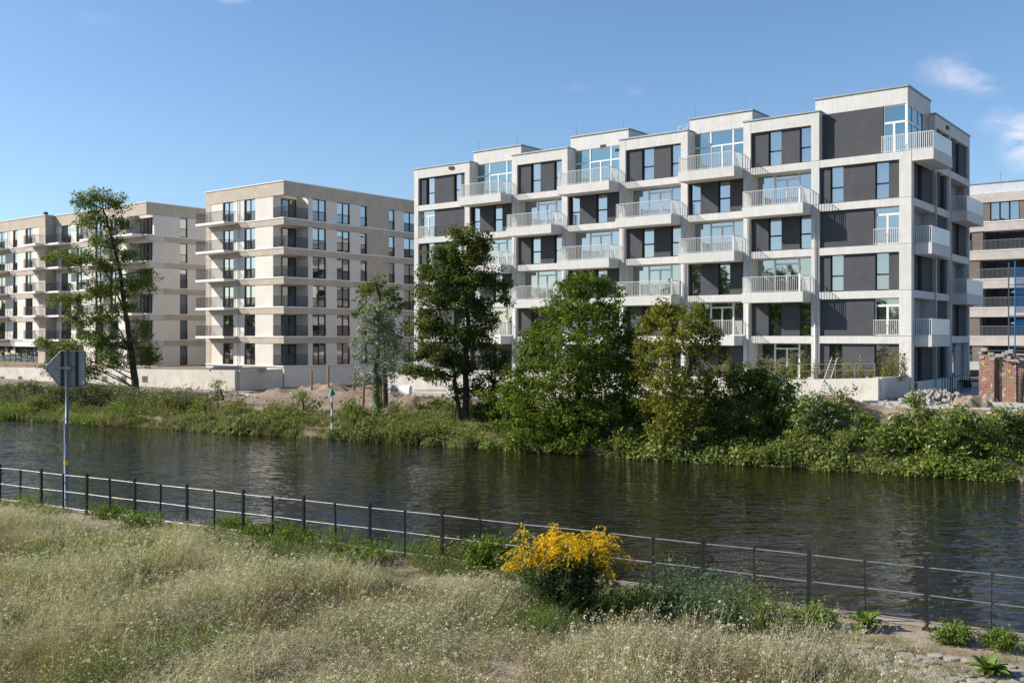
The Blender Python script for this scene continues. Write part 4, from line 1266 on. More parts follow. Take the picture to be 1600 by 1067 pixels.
make_tree('silver_tree', 'small silvery leaved tree with ivy wrapped trunk by the white wall', 'tree', on_bank(590, 64.5),
    [[(590, 634, .22), (588, 590, .18), (590, 540, .13), (592, 490, .07)]],
    [(588, 480, 24, 16), (578, 500, 26, 20), (605, 505, 24, 20), (572, 530, 28, 20), (608, 535, 28, 20), (566, 560, 18, 16), (600, 562, 30, 18), (625, 548, 14, 18), (575, 585, 20, 12), (610, 585, 20, 14), (560, 592, 12, 8), (615, 605, 12, 9), (592, 500, 30, 30)],
    64.5, 'leaf_silver', 22, bark='bark_pale', limbs=30, per_m3=1.8, clump=.36, nleaf=30, size=.13, mat2='leaf_sage', m2=.35, shell=.2)
iv = np.random.default_rng(5)
zt = iv.uniform(0, 2.4, 420); an = iv.uniform(0, 6.28, 420)
bp3 = Vector(on_bank(590, 64.5))
Cv = np.column_stack([np.cos(an) * (.26 + .2 * np.exp(-zt)), np.sin(an) * (.26 + .2 * np.exp(-zt)), zt])
V, Q = leaves(Cv, np.column_stack([np.cos(an), np.sin(an), an * 0 + .4]), .15, iv, .8)
ivy = bpy.data.objects.new('ivy', npmesh('ivy', V, Q, M['leaf_bright'])); COL.objects.link(ivy)
for ob in bpy.data.objects:
    if ob.name.startswith('silver_tree'): ivy.parent = ob

make_tree('maple_tree', 'green leafy treetop rising directly behind the silvery tree', 'tree', on_bank(603, 68),
    [[(603, 612, .18), (600, 540, .14), (596, 480, .09), (588, 440, .04)]],
    [(588, 440, 16, 12), (575, 455, 22, 14), (608, 458, 22, 14), (562, 478, 14, 12), (625, 480, 14, 14), (600, 480, 26, 14), (555, 490, 8, 8), (632, 505, 10, 14), (610, 530, 22, 26)],
    68, 'leaf_green', 23, limbs=24, per_m3=1.6, clump=.36, nleaf=26, size=.17, mat2='leaf_olive', m2=.5, shell=.2)

make_tree('alder_tree', 'tall dark green twin trunked tree in front of the left end of the panelled block', 'tree', on_bank(724, 60),
    [[(726, 660, .22), (728, 600, .19), (731, 520, .15), (729, 440, .10), (730, 385, .04)], [(718, 662, .16), (714, 610, .13), (706, 560, .10), (690, 500, .06), (680, 450, .03)]],
    [(728, 372, 26, 16), (712, 362, 16, 8), (750, 380, 22, 14), (745, 400, 26, 16), (690, 395, 24, 14), (715, 410, 34, 18), (758, 430, 22, 12), (778, 445, 20, 12), (690, 430, 34, 16), (665, 420, 14, 8),
     (730, 440, 36, 18), (670, 455, 22, 14), (790, 470, 12, 10), (700, 470, 42, 22), (745, 480, 30, 20), (765, 500, 18, 16), (660, 490, 16, 12), (680, 515, 36, 22), (735, 525, 32, 20), (758, 535, 14, 12),
     (665, 550, 24, 16), (700, 555, 40, 18), (645, 578, 22, 9), (680, 585, 30, 12), (725, 575, 22, 14), (735, 610, 16, 12), (712, 610, 12, 14)],
    60, 'leaf_olive', 24, limbs=60, per_m3=2.6, clump=.42, nleaf=36, size=.155, mat2='leaf_dark', m2=.5, shell=.15, spread=1.13)

make_tree('round_tree', 'large round dense green tree standing at the waterside in the middle', 'tree', on_bank(900, 55.5),
    [[(905, 705, .24), (902, 640, .2), (905, 570, .15), (905, 500, .08), (908, 450, .03)]],
    [(910, 440, 26, 16), (890, 455, 30, 18), (935, 460, 34, 22), (870, 485, 34, 20), (915, 495, 50, 30, -1), (960, 500, 26, 24), (850, 520, 30, 22), (900, 545, 60, 34, -2), (960, 550, 34, 34), (835, 560, 32, 24),
     (880, 590, 60, 34, -2.5), (945, 600, 50, 34, -1.5), (820, 600, 34, 26), (985, 610, 22, 40), (800, 635, 30, 22), (850, 640, 50, 30, -2), (910, 650, 56, 30, -2.5), (965, 655, 34, 34), (830, 680, 40, 20, -2), (895, 690, 50, 18, -3), (955, 692, 40, 18, -2), (805, 670, 24, 22), (990, 520, 16, 20), (815, 620, 34, 26), (1000, 580, 22, 30), (1000, 660, 30, 34), (985, 550, 24, 30), (840, 540, 30, 20)],
    55.5, 'leaf_dark', 25, limbs=50, per_m3=1.55, clump=.42, nleaf=38, size=.16, mat2='leaf_green', m2=.62, shell=.45, spread=1.1)

make_tree('yellowing_tree', 'bushy tree turning yellowish green, right of the large round tree', 'tree', on_bank(1052, 52),
    [[(1052, 700, .16), (1055, 620, .13), (1050, 540, .09), (1040, 490, .03)], [(1052, 640, .09), (1075, 580, .06), (1092, 520, .03)]],
    [(1030, 482, 18, 10), (1050, 490, 26, 14), (1085, 488, 22, 12), (1020, 505, 24, 16), (1065, 515, 40, 20, -1), (1100, 510, 22, 16), (1010, 540, 24, 18), (1050, 550, 40, 24, -1.5), (1098, 545, 24, 20),
     (1115, 530, 14, 12), (1005, 585, 20, 22), (1045, 595, 40, 24, -2), (1090, 590, 28, 24), (1060, 640, 42, 24, -2), (1015, 635, 24, 24), (1095, 635, 22, 20), (1040, 670, 34, 18, -2), (1112, 595, 10, 8)],
    51.6, 'leaf_yellow', 26, limbs=40, per_m3=2.1, clump=.38, nleaf=34, size=.155, mat2='leaf_olive', m2=.35, shell=.3, spread=1.1)

def shrub(name, label, px, Z, blobs, mat, seed, **kw):
    kw.setdefault('spread', 1.12); kw.setdefault('per_m3', 2.5); kw.setdefault('clump', .36); kw.setdefault('nleaf', 30); kw.setdefault('size', .14); kw.setdefault('shell', .4)
    b = on_bank(px, Z)
    t = blobs[0]
    top = max(blobs, key=lambda q: -q[1])
    yb = HOR - (b[2] - EYE) / Z * F
    return make_tree(name, label, 'shrub', b, [[(px, yb, .07), (px + 4, (yb + top[1]) / 2, .05), (top[0], top[1], .015)], [(px - 5, yb - 4, .05), (t[0], t[1], .015)]], blobs, Z, mat, seed, limbs=14, lr=.03, **kw)

shrub('dark_shrub', 'very dark broad shrub filling the gap between the twin trunked and the round tree', 768, 60, [(765, 560, 18, 14), (780, 580, 24, 20), (755, 600, 22, 18), (785, 620, 26, 22), (760, 640, 26, 18), (742, 655, 18, 12), (790, 560, 14, 20)], 'leaf_dark', 31)
shrub('green_shrub', 'mid green shrub with layered twigs just left of the round tree foot', 792, 57, [(800, 580, 16, 10), (790, 610, 20, 12), (760, 618, 16, 10), (810, 650, 24, 18), (780, 670, 24, 14), (800, 690, 24, 10)], 'leaf_green', 32, mat2='leaf_dark', m2=.4)
shrub('purple_shrub', 'big dull dark shrub with drooping twigs hanging over the water', 1165, 51.5, [(1165, 590, 40, 20), (1190, 610, 34, 20), (1140, 620, 34, 22), (1205, 640, 28, 24), (1160, 655, 44, 24, -1.5), (1120, 660, 28, 24), (1185, 690, 34, 20, -2), (1130, 695, 36, 18, -2), (1100, 690, 18, 20), (1225, 670, 14, 24)], 'leaf_olive', 33, mat2='leaf_dark', m2=.5, nleaf=36, spread=1.2)
shrub('yellow_green_shrub', 'small bright shrub beneath the yellowing tree at the water edge', 1035, 51, [(1030, 690, 22, 12), (1055, 700, 20, 9), (1000, 698, 20, 10)], 'leaf_olive', 34)
def spray(px, Z, label, blobs, seed, **kw):
    return shrub('tree_of_heaven', label, px, Z, blobs, 'leaf_ailanthus', seed, size=.26, asp=.32, nleaf=22, clump=.40, per_m3=2.0, mat2=kw.get('mat2', 'leaf_green'), m2=kw.get('m2', .3), shell=.2)
spray(1290, 48.5, 'shrub with long shining feathered leaves below the leaning ladder', [(1262, 630, 16, 18), (1290, 628, 14, 20), (1306, 645, 16, 18), (1255, 662, 20, 20), (1285, 670, 28, 20), (1315, 672, 18, 16), (1248, 690, 16, 12)], 41, mat2='leaf_silver', m2=.12)
spray(1235, 50, 'upright feathered shrub between the dark drooping shrub and the ladder', [(1228, 585, 10, 12), (1232, 612, 16, 18), (1245, 640, 18, 18), (1225, 660, 16, 18), (1212, 600, 14, 12)], 42)
spray(1435, 46, 'low feathered green shrub below the corner of the panelled block', [(1428, 622, 9, 8), (1436, 642, 20, 14), (1412, 662, 26, 16), (1450, 664, 26, 18), (1425, 690, 34, 16), (1380, 672, 20, 14), (1370, 695, 22, 14)], 43)
spray(1500, 44.5, 'broad feathered green shrub in front of the heap of rubble', [(1500, 652, 28, 14), (1475, 676, 32, 20), (1520, 672, 30, 20), (1500, 702, 44, 16), (1545, 690, 20, 16)], 44)
spray(1575, 45.5, 'tall feathered green shrub at the right edge below the brick ruin', [(1570, 645, 24, 14), (1598, 655, 24, 18), (1575, 672, 26, 20), (1600, 690, 24, 18), (1560, 690, 18, 12), (1640, 670, 30, 30)], 45, mat2='leaf_ivy', m2=.4)
spray(1345, 47.5, 'small feathered shrub right of the ladder on the grassy bank', [(1340, 650, 14, 10), (1355, 668, 18, 12), (1335, 685, 16, 10)], 46)
shrub('elder_bush', 'yellow green bush on the bank right of the green beacon', 555, 62, [(548, 632, 12, 8), (560, 642, 14, 8), (540, 648, 12, 7)], 'leaf_bright', 47, size=.12)
shrub('sage_bush', 'grey green bush at the foot of the silvery tree', 618, 62.5, [(612, 640, 14, 8), (630, 648, 14, 8), (648, 652, 12, 6)], 'leaf_sage', 48, size=.12)
shrub('elder_bush', 'bright yellow green bush on the bank left of the green beacon', 470, 66, [(470, 618, 12, 10), (482, 632, 18, 10), (455, 640, 12, 8)], 'leaf_bright', 49, size=.12)
shrub('sage_bush', 'grey leafy bush left of the leaning tree foot, below the concrete wall', 130, 76, [(95, 610, 20, 8), (130, 606, 24, 10), (160, 612, 18, 9)], 'leaf_sage', 50, size=.13, mat2='leaf_dark', m2=.4)
shrub('sage_bush', 'grey green bush at the left edge of the far bank', 35, 79, [(20, 606, 22, 7), (50, 603, 20, 8), (75, 608, 16, 8)], 'leaf_sage', 51, size=.13, mat2='leaf_olive', m2=.3)
shrub('leafy_bush', 'small green bush standing before the light concrete wall under the beige block', 345, 72, [(340, 602, 10, 8), (350, 612, 12, 8), (335, 620, 10, 6)], 'leaf_green', 52, size=.12)
shrub('reed_clump', 'bright grassy clump at the waterline left of the round tree', 735, 54.8, [(725, 690, 14, 8), (745, 694, 16, 7), (735, 680, 12, 6)], 'leaf_bright', 53, size=.18, asp=.2)
shrub('dark_shrub', 'low dark bramble bush left of the twin trunks', 690, 62.5, [(690, 632, 20, 9), (660, 636, 16, 7), (710, 640, 14, 8)], 'leaf_dark', 54)

# trees on the near bank upstream, outside the frame: the windows mirror them
pk = []
for i in range(3):
    r = np.random.default_rng(700 + i)
    n = 5200
    D = r.normal(size=(n, 3)); D /= np.linalg.norm(D, axis=1, keepdims=True)
    lump = 1 + .22 * np.sin(D[:, 0] * 5 + i) * np.cos(D[:, 2] * 6 + D[:, 1] * 4)
    C = D * (r.uniform(.7, 1.0, n) * lump)[:, None] * [4.9, 4.9, 7.6] + [0, 0, 7.4]
    V, Q = leaves(C, D + r.normal(size=D.shape) * .6, .66, r, .7)
    pk.append((npmesh('crown', V, Q, M['leaf_green']), MB().tube([(0, 0, -.1), (.2, 0, 5), (0, .1, 11)], [.35, .28, .1], 8).mesh('trunk', M['bark'])))
tr_ = random.Random(6)
pos, ro, sc_, ix = [], [], [], []
for i in range(44):
    if i < 8: x, y = (-78, -88, -96, -104, -84, -118, -112, -92)[i], (30, 10, -12, 24, -34, 2, -50, 44)[i]
    elif i >= 26: x, y = -185 - tr_.uniform(0, 45), 95 + (i - 26) * 8.0
    else: x, y = -150 - 40 * ((i % 2)) - tr_.uniform(0, 12), 78 - (i - 8) * 9.5
    k = tr_.uniform(.85, 1.25)
    pos.append((x, y, 1.3)); ro.append((0, 0, i * 1.1)); sc_.append((k * 1.1, k * 1.1, k)); ix.append(i % 3)
def joined(a, b):
    import bmesh
    bm = bmesh.new(); bm.from_mesh(a); n0 = len(bm.faces); bm.from_mesh(b); bm.faces.ensure_lookup_table()
    for f in bm.faces[n0:]: f.material_index = 1
    me = bpy.data.meshes.new('far_tree'); bm.to_mesh(me); bm.free(); me.materials.append(M['leaf_green']); me.materials.append(M['bark']); return me
scatter('distant_wood', [joined(a, b) for a, b in pk], pos, ro, sc_, ix)

# ================================================================== walls, site things
def wallrun(name, label, pts, thick, depth, mat, seg=2.4, gap=.02, cat='wall'):
    """wall cast in lengths; pts are (x, y, z of the top); each length is its own panel with its own top"""
    z0 = min(p[2] for p in pts) - depth
    root = empty(name, (pts[0][0], pts[0][1], z0)); tag(root, label, cat)
    for (a, b_) in zip(pts, pts[1:]):
        za, zb = a[2] - z0, b_[2] - z0
        a = Vector((a[0], a[1], 0)); b_ = Vector((b_[0], b_[1], 0)); L_ = (b_ - a).length; n = max(1, round(L_ / seg)); ang = math.atan2(b_.y - a.y, b_.x - a.x)
        w = L_ / n
        for i in range(n):
            h0, h1 = za + (zb - za) * i / n, za + (zb - za) * (i + 1) / n
            t = thick / 2
            me = MB().prism([(0, 0), (w - gap, 0), (w - gap, h1), (0, h0)], 1, -t, t).mesh('wall_panel', M[mat])
            o = bpy.data.objects.new('wall_panel', me); COL.objects.link(o); o.parent = root
            p = a.lerp(b_, i / n); o.location = (p.x - pts[0][0], p.y - pts[0][1], 0); o.rotation_euler = (0, 0, ang)
    return root
wt = EYE - 2.49
w1 = wallrun('retaining_wall', 'long light concrete terrace wall in front of the panelled block', [(21.8, 57.8, wt), (16.7, 61.8, EYE - 2.785), (-10.5, 83.0, EYE - 3.06)], .3, 2.6, 'yard_concrete', 3.3)
boxed = empty('planter_wall', (21.75, 57.9, 2.2), PHI); tag(boxed, 'concrete planter box standing against the corner pillar', 'planter wall')
# end of the terrace wall and planter by the corner pillar
wallrun('retaining_wall', 'short shaded end of the terrace wall turning towards the panelled block', [(21.87, 58.02, wt - .02), (23.6, 60.2, wt - .02)], .3, 2.0, 'yard_concrete', 3)
def loc(x, y, root=mainb):
    c, s_ = math.cos(PHI), math.sin(PHI); return (root.location.x + c * x - s_ * y, root.location.y + s_ * x + c * y)
p = loc(-1.6, -3.9); q = loc(-.1, -3.9); q2 = loc(-.1, -.2)
boxed.location = (p[0], p[1], 2.2)
boxpart('wall_panel', M['yard_concrete'], boxed, 0, 1.5, -.15, .15, 0, wt - 2.25); boxpart('wall_panel', M['yard_concrete'], boxed, 1.2, 1.5, .16, 3.8, 0, wt - 2.25)
# terrace behind the wall
tz = 3.19
terr = MB(); pts = [(21.75, 58.2), (16.8, 62.1), (-10.3, 83.2), loc(-43.9, -.2), loc(-.8, -.2)]
terr.prism(pts, 2, .6, tz); o = terr.build('terrace', M['paving']); tag(o, kind='structure')
# bamboo hedge, each plant a thing of its own
hedge = [(1118, 66.2, 1.0), (1135, 65.6, 1.4), (1155, 65, 1.2), (1172, 64.4, 1.3), (1192, 63.8, 1.5), (1212, 63, 1.3), (1236, 62.4, 1.6), (1256, 61.8, 1.4), (1276, 61.2, 1.5), (1300, 60.6, 1.4), (1325, 60, 1.3), (1345, 59.5, 1.4), (1362, 59.0, 1.2), (1384, 60.5, 1.3), (1396, 60.6, 1.6), (1409, 61, 1.6)]
def bamboo(seed, hh):
    r = np.random.default_rng(seed)
    V, Q, t, (b, ld, h2) = stems(r, 16, .28, hh, .02, lean=.14, seg=3)
    tt = r.uniform(.2, 1.02, (16, 18))
    C = np.stack([b[:, None, 0] + ld[:, None, 0] * h2[:, None] * tt ** 1.6, b[:, None, 1] + ld[:, None, 1] * h2[:, None] * tt ** 1.6, h2[:, None] * tt], -1).reshape(-1, 3)
    C += r.normal(size=C.shape) * .09
    V2, Q2 = leaves(C, r.normal(size=C.shape), .16, r, .28)
    return join_arrays([(V, Q, 'stem_green')]), join_arrays([(V2, Q2, 'leaf_bamboo')])
bam = [bamboo(900 + i, 1.0) for i in range(5)]
words = ['directly right of the yellowing tree', 'second right of the yellowing tree', 'third right of the yellowing tree', 'left of the white door posts', 'before the left white door post', 'before the middle white door post', 'before the right glazed doors', 'right of the glazed ground floor doors',
         'just left of the ladder', 'just right of the ladder', 'thin one before the grey panel right of the ladder', 'sparse one before the middle of the wide grey panel', 'short one at the right of the wide grey panel', 'before the last ground floor door', 'bushy one left of the corner pillar', 'tall one before the corner pillar']
for i, (px, Z, h_) in enumerate(hedge):
    p = at(px, HOR, Z)
    root = empty('bamboo_plant', (p.x, p.y, tz if px < 1380 else wt - .35), i * 1.3); tag(root, 'yellowing bamboo on the terrace, ' + words[i], 'bamboo', 'bamboo plants along the terrace wall')
    s1, s2 = bam[i % 5]
    for nm_, me in (('stems', s1), ('foliage', s2)):
        o = bpy.data.objects.new(nm_, me); COL.objects.link(o); o.parent = root; o.scale = (1, 1, h_ * 1.15)
# thin guard rail on the terrace wall
gr = empty('terrace_railing', (17.0, 61.85, wt - .2)); tag(gr, 'thin wire guard rail on top of the terrace wall by the ladder', 'railing')
for k in range(6):
    a = Vector((17.0, 61.85)).lerp(Vector((21.7, 58.15)), k / 5)
    MB().tube([(0, 0, -.6), (0, 0, .85)], .02, 5).build('post', M['grey_metal'], gr, (a.x - 17.0, a.y - 61.85, .04 * k))
for z in (.45, .85): MB().tube([(0, 0, z), (4.7, -3.7, z + .2)], .012, 4).build('rail', M['grey_metal'], gr)

# ladder leaning on the wall
ld = empty('ladder', (18.0, 57.3, 2.4)); tag(ld, 'silver ladder leaning against the concrete terrace wall', 'ladder')
p0, p1 = Vector(at(1281, 632, 58.8)), Vector(at(1304, 559, 60.6))
ld.location = (p0.x, p0.y, 2.35); dvec = (p1 - Vector(ld.location)); 
for sx in (-.22, .22):
    MB().tube([(sx, 0, 0), (dvec.x + sx * .8, dvec.y, dvec.z)], .035, 6).build('side_rail', M['galvanised'], ld)
for k in range(1, 14):
    f = k / 14; w_ = .22 * (1 - .2 * f)
    MB().tube([(dvec.x * f - w_, dvec.y * f, dvec.z * f), (dvec.x * f + w_, dvec.y * f, dvec.z * f)], .022, 5).build('rung', M['galvanised'], ld)

# walls below the beige houses
WA, WB = Vector((-26.5, 93.5)), Vector((-65.0, 123.5))
w2 = wallrun('retaining_wall', 'light concrete wall below the beige houses with small dark vents', [(-26.5, 93.5, EYE - 3.27), (-37.15, 101.8, EYE - 3.48), (-65.0, 123.5, EYE - 3.94), (-84, 138.3, EYE - 4.1)], .35, 1.9, 'yard_concrete', 3.6)
wallrun('retaining_wall', 'shaded side of the low concrete wall leading back to the middle block', [(-26.3, 93.6, EYE - 3.3), (-23.1, 97.75, EYE - 3.3)], .3, 2.6, 'yard_concrete', 2.6)
for px in (6, 34, 166, 196, 229):
    c = (px - 800) / F
    dd = WB - WA; t = (c * WA.y - WA.x) / (dd.x - c * dd.y); q = WA + dd * t
    ang = math.atan2(-dd.y, -dd.x); nn_ = Vector((math.sin(ang), -math.cos(ang)))
    q = q + nn_ * .19
    zc = EYE + (HOR - 592) / F * q.y - w2.location.z
    o = MB().box(-.55, .55, -.01, .06, -.35, .35).build('wall_vent', M['concrete_dark'], w2, (q.x + 26.5, q.y - 93.5, zc)); o.rotation_euler = (0, 0, ang)
    for k in range(5):
        MB().box(-.47, .47, -.03, -.011, -.30 + k * .125, -.22 + k * .125).build('slat', M['dark_frame'], o)
# podium behind the wall
po = MB().prism([(-26.55, 93.85), (-65.0, 123.9), (-84, 138.7), (-62, 165), (-27, 110), (-23.4, 98.3)], 2, .4, EYE - 3.42).build('podium', M['soil']); tag(po, kind='structure')
# lumber and slabs on the podium edge
pl = empty('slab_stack', (-25.4, 95.6, EYE - 3.42)); tag(pl, 'low stack of grey slabs lying on the wall before the middle block', 'slab stack')
sl = empty('slab_stack', (-28.2, 96.2, EYE - 3.42)); tag(sl, 'long grey slab stack on the terrace left of the middle block corner', 'slab stack')
for i in range(3): boxpart('slab', M['concrete_dark'], sl, -1.6 + i * .2, 1.7 - i * .15, -.5, .5, .0 + i * .17, .15 + i * .17)
for i in range(2): boxpart('slab', M['concrete_dark'], pl, -1.2 + i * .1, 1.2, -.4, .4, i * .18, .16 + i * .18)

# heaps of earth
def heap(name, label, cx, cy, rx, ry, h_, seed, mat='soil', cat='earth heap', rz=0):
    """earth thrown up over the terrain; follows the ground below it"""
    n = 44; mb = MB(); c_, s__ = math.cos(rz), math.sin(rz)
    def ground(x, y):
        p = Vector((x, y, 0)) - WP
        return float(bank_z(p.dot(WD), p.dot(WN)))
    z0 = ground(cx, cy)
    for i in range(n + 1):
        for j in range(n + 1):
            x, y = (i / n * 2 - 1), (j / n * 2 - 1)
            q = max(0, 1 - (x * x + y * y)) 
            X, Y = x * rx, y * ry; wx, wy = cx + c_ * X - s__ * Y, cy + s__ * X + c_ * Y
            lump = .25 + 1.5 * float(vnoise(wx, wy, 1.7, seed)) ** 1.4
            z = h_ * q ** .7 * lump + ((float(vnoise(X, Y, .5, seed + 1)) - .5) * .34 + (float(vnoise(X, Y, .22, seed + 2)) - .5) * .2) * min(1, q * 4)
            mb.v.append((wx - cx, wy - cy, ground(wx, wy) - z0 + z - (.12 if q < .02 else .0)))
    for i in range(n):
        for j in range(n):
            a = i * (n + 1) + j; mb.f.append((a, a + n + 1, a + n + 2, a + 1))
    o = mb.build(name, M[mat], None, (cx, cy, z0), smooth=True); tag(o, label, cat); return o
heap('earth_heap', 'long heap of pale sandy earth in front of the middle beige block', -16.8, 85, 7.4, 3.6, 0.6, 61, rz=-.35)
heap('earth_heap', 'brown earth heap between the silvery tree and the twin trunks', -6.9, 70, 3.6, 1.8, .55, 62, rz=-.3)
heap('earth_heap', 'dark brown earth heap right of the leaning tree foot', -27.2, 80.0, 3.6, 1.6, .55, 63, rz=-.35)
heap('earth_heap', 'gravelly brown mound below the corner of the panelled block', 17.5, 53.0, 4.4, 1.4, .35, 64, rz=-.4)
heap('earth_heap', 'small sandy heap beside the foot of the brick ruin', 25.2, 53.2, 1.1, .8, .55, 65)

# timber stakes in the earth before the middle block
for px, py0, py1, Z, lab in ((487, 597, 579, 77, 'short timber stake left in the sandy heap'), (513, 598, 571, 76, 'tall timber stake standing in the sandy heap'), (554, 597, 580, 76, 'short timber stake beside the silvery tree'), (567, 622, 596, 68, 'leaning timber stake at the left foot of the silvery tree')):
    Z += 7 if Z > 70 else 0; a, b_ = at(px, py0 + 4, Z), at(px + (2 if Z == 68 else 0), py1, Z)
    o = MB().tube([(0, 0, -.9), ((b_ - a) / 2), (b_ - a)], [.10, .10, .095], 8).build('timber_stake', M['timber'], None, a); tag(o, lab, 'stake')
# plastic film along the edge of the earth
fr = random.Random(8)
def film(label, pts, Z):
    mb = MB(); P = [Vector(on_bank(px, Z + dz, .12)) for px, py, dz in pts]
    prev = None
    for i, p in enumerate(P):
        row = []
        for j in range(5):
            row.append((p + Vector((fr.gauss(0, .05), (j - 2) * .18, .08 * math.sin(j * 2.1 + i) + fr.gauss(0, .05) - abs(j - 2) * .04))) - P[0])
        k = len(mb.v); mb.v += [tuple(q) for q in row]
        if prev is not None:
            for j in range(4): mb.f.append((prev + j, prev + j + 1, k + j + 1, k + j))
        prev = k
    o = mb.build('plastic_film', M['film_white'], None, P[0], smooth=True); tag(o, label, 'plastic film')
film('crumpled white plastic film lying along the earth below the middle block', [(300 + i * 9, 606 + (i % 3) * 1.2 + i * .35, -i * .2) for i in range(19)], 87.5)
film('white plastic scrap caught in the bushes at the right bank', [(1550 + i * 4, 668 + (i % 2) * 3, 0) for i in range(5)], 46.5)
film('small white plastic scrap on the bank right of the ladder', [(1326 + i * 4, 655 + (i % 2) * 2, 0) for i in range(5)], 49)
# white pipe by the silvery tree
o = MB().tube([(0, 0, 0), (1.5, -.4, 0)], .42, 16).build('concrete_pipe', M['paint_white'], None, (-9.6, 78.0, 1.95), smooth=True); tag(o, 'white pipe section lying behind the trunk of the silvery tree', 'pipe')
# concrete curb in front of the terrace wall
o = MB().box(0, 8.6, -.3, .3, 0, .55).build('kerb_block', M['concrete_dark'], None, (-9.2, 80.0, 1.2)); o.rotation_euler = (0, 0, PHI); tag(o, 'long grey concrete strip at the foot of the terrace wall behind the twin trunks', 'concrete strip')
# bench-like metal frame
fb = MB()
fb.tube([(0, 0, .0), (0, 0, .45), (2.4, 0, .45), (2.7, 0, 0)], .03, 5)
o = fb.build('metal_frame', M['black_paint'], None, (-7.6, 76.0, 1.6)); tag(o, 'thin dark metal bar on low legs before the concrete strip', 'metal bar')

# heap of rubble stones
rb = empty('rubble_heap', (24.6, 56.8, 2.4)); tag(rb, 'heap of pale broken stones beside the panelled block corner', 'rubble heap')
def rock(r, s_):
    mb = MB(); n = 6
    for z, k in ((0, .9), (.45, 1.05), (.8, .7)):
        for i in range(n):
            a = 2 * math.pi * i / n + r.uniform(-.25, .25); q = k * r.uniform(.75, 1.15)
            mb.v.append((math.cos(a) * q * s_ * .6, math.sin(a) * q * s_ * .5, (z + r.uniform(-.1, .1)) * s_ * .8 - s_ * .3))
    for l in (0, n):
        for i in range(n): mb.f.append((l + i, l + (i + 1) % n, l + n + (i + 1) % n, l + n + i))
    mb.f.append(tuple(range(2 * n, 3 * n))); mb.f.append(tuple(range(n - 1, -1, -1)))
    return mb.mesh('stone', M['rubble'])
fr = random.Random(4)
rks = [rock(fr, .25) for _ in range(9)]
for i in range(250):
    a = fr.gauss(0, 1.15); b_ = fr.gauss(0, 1.0)
    hh = max(0, .75 * math.exp(-(a * a / 5 + b_ * b_ / 1.2)))
    o = bpy.data.objects.new('stone', fr.choice(rks)); COL.objects.link(o); o.parent = rb
    o.location = (a + b_ * .4, b_ * 1.3, fr.uniform(0, 1) * hh + .05); o.rotation_euler = (fr.uniform(0, 6), fr.uniform(0, 6), fr.uniform(0, 6)); k = fr.uniform(.6, 1.5); o.scale = (k, k * fr.uniform(.7, 1.1), k)
# loose clods and stones over the bare ground
dn = 1100
ds = np.concatenate([rng.uniform(27, 62, 800), rng.uniform(-12, 11, 300)]); dd_ = np.concatenate([rng.uniform(5, 22, 800), rng.uniform(6.4, 11, 300)])
dk = vnoise(ds, dd_, 2.0, 61) > .4; ds, dd_ = ds[dk], dd_[dk]
DP = bank_arr(ds, dd_); DP[:, 2] = np.where((ds < 12) & (dd_ > 8.6), 2.45, DP[:, 2])
dsc = rng.lognormal(-.9, .5, len(ds))
clod = []
for me in rks[:4]:
    m2_ = me.copy(); m2_.materials.clear(); m2_.materials.append(M['clod']); clod.append(m2_)
scatter('loose_clods', clod, DP, rng.uniform(0, 6, (len(ds), 3)), np.column_stack([dsc, dsc, dsc * .7]), rng.integers(0, 4, len(ds)))
o = boxpart('brick_block', M['concrete_dark'], None, -.45, .45, -.2, .2, 0, .22); o.location = (at(1358, 630, 56).x, 56, 2.38); tag(o, 'single dark concrete block lying before the right end of the terrace wall', 'block')
# yellow line of tape along the yard edge
o = MB().box(0, 4.3, -.03, .03, 0, .05).build('barrier_pole', M['yellow_paint'], None, (20.3, 51.6, 2.42)); o.rotation_euler = (0, 0, -.12); tag(o, 'thin yellow pole lying along the edge of the yard', 'pole')

# bent pipe bike stands along the side of the block
for i in range(3):
    y = 1.6 + i * 2.6
    x0, y0 = loc(1.7, y - .9); x1, y1 = loc(1.7, y + 1.1)
    rt = empty('bike_stand', (x0, y0, 2.4)); tag(rt, 'dark pipe bicycle stand beside the block, ' + ('nearest the corner pillar' if i == 0 else 'in the middle of the three' if i == 1 else 'furthest from the corner pillar'), 'bicycle stand')
    dx, dy = x1 - x0, y1 - y0
    MB().tube([(0, 0, 0), (0, 0, 1.15), (.02, .02, 1.2), (dx, dy, 1.2), (dx, dy, 1.15), (dx, dy, 0)], .035, 6).build('hoop', M['black_paint'], rt)
    for f in (.33, .66): MB().tube([(dx * f, dy * f, 0), (dx * f, dy * f, 1.17)], .028, 5).build('upright', M['black_paint'], rt)
# dark handcart with orange lamps
ct = empty('site_trailer', (at(1500, 600, 73).x, 73, 2.4), -.3); tag(ct, 'dark low trailer with orange reflectors between the block and the brick ruin', 'trailer')
MB().box(-1.6, 1.7, -.7, .7, .5, .62).box(-1.55, -1.5, -.68, .68, .62, 1.0).box(1.62, 1.66, -.68, .68, .62, 1.0).build('bed', M['black_paint'], ct)
for sx in (-.5, .4):
    for sy in (-.78, .78):
        MB().tube([(sx, sy - .09, .3), (sx, sy + .09, .3)], .3, 14).build('wheel', M['rubber'], ct)
for sx in (-1.3, 1.1): MB().box(sx, sx + .3, -.725, -.702, .5, .6).build('reflector', M['orange_paint'], ct)
MB().tube([(-1.6, 0, .55), (-2.6, 0, .5)], .04, 6).build('drawbar', M['black_paint'], ct)
bagm = MB()
o = empty('site_bag', (at(1484, 598, 72.5).x, 72.5, 2.4)); tag(o, 'black bag slumped on the ground at the block side door', 'bag')
bm = []
for k, (z, r_) in enumerate(((0, .42), (.2, .5), (.5, .42), (.8, .25), (.95, .1))): bm.append(((0.03 * k, 0, z), r_))
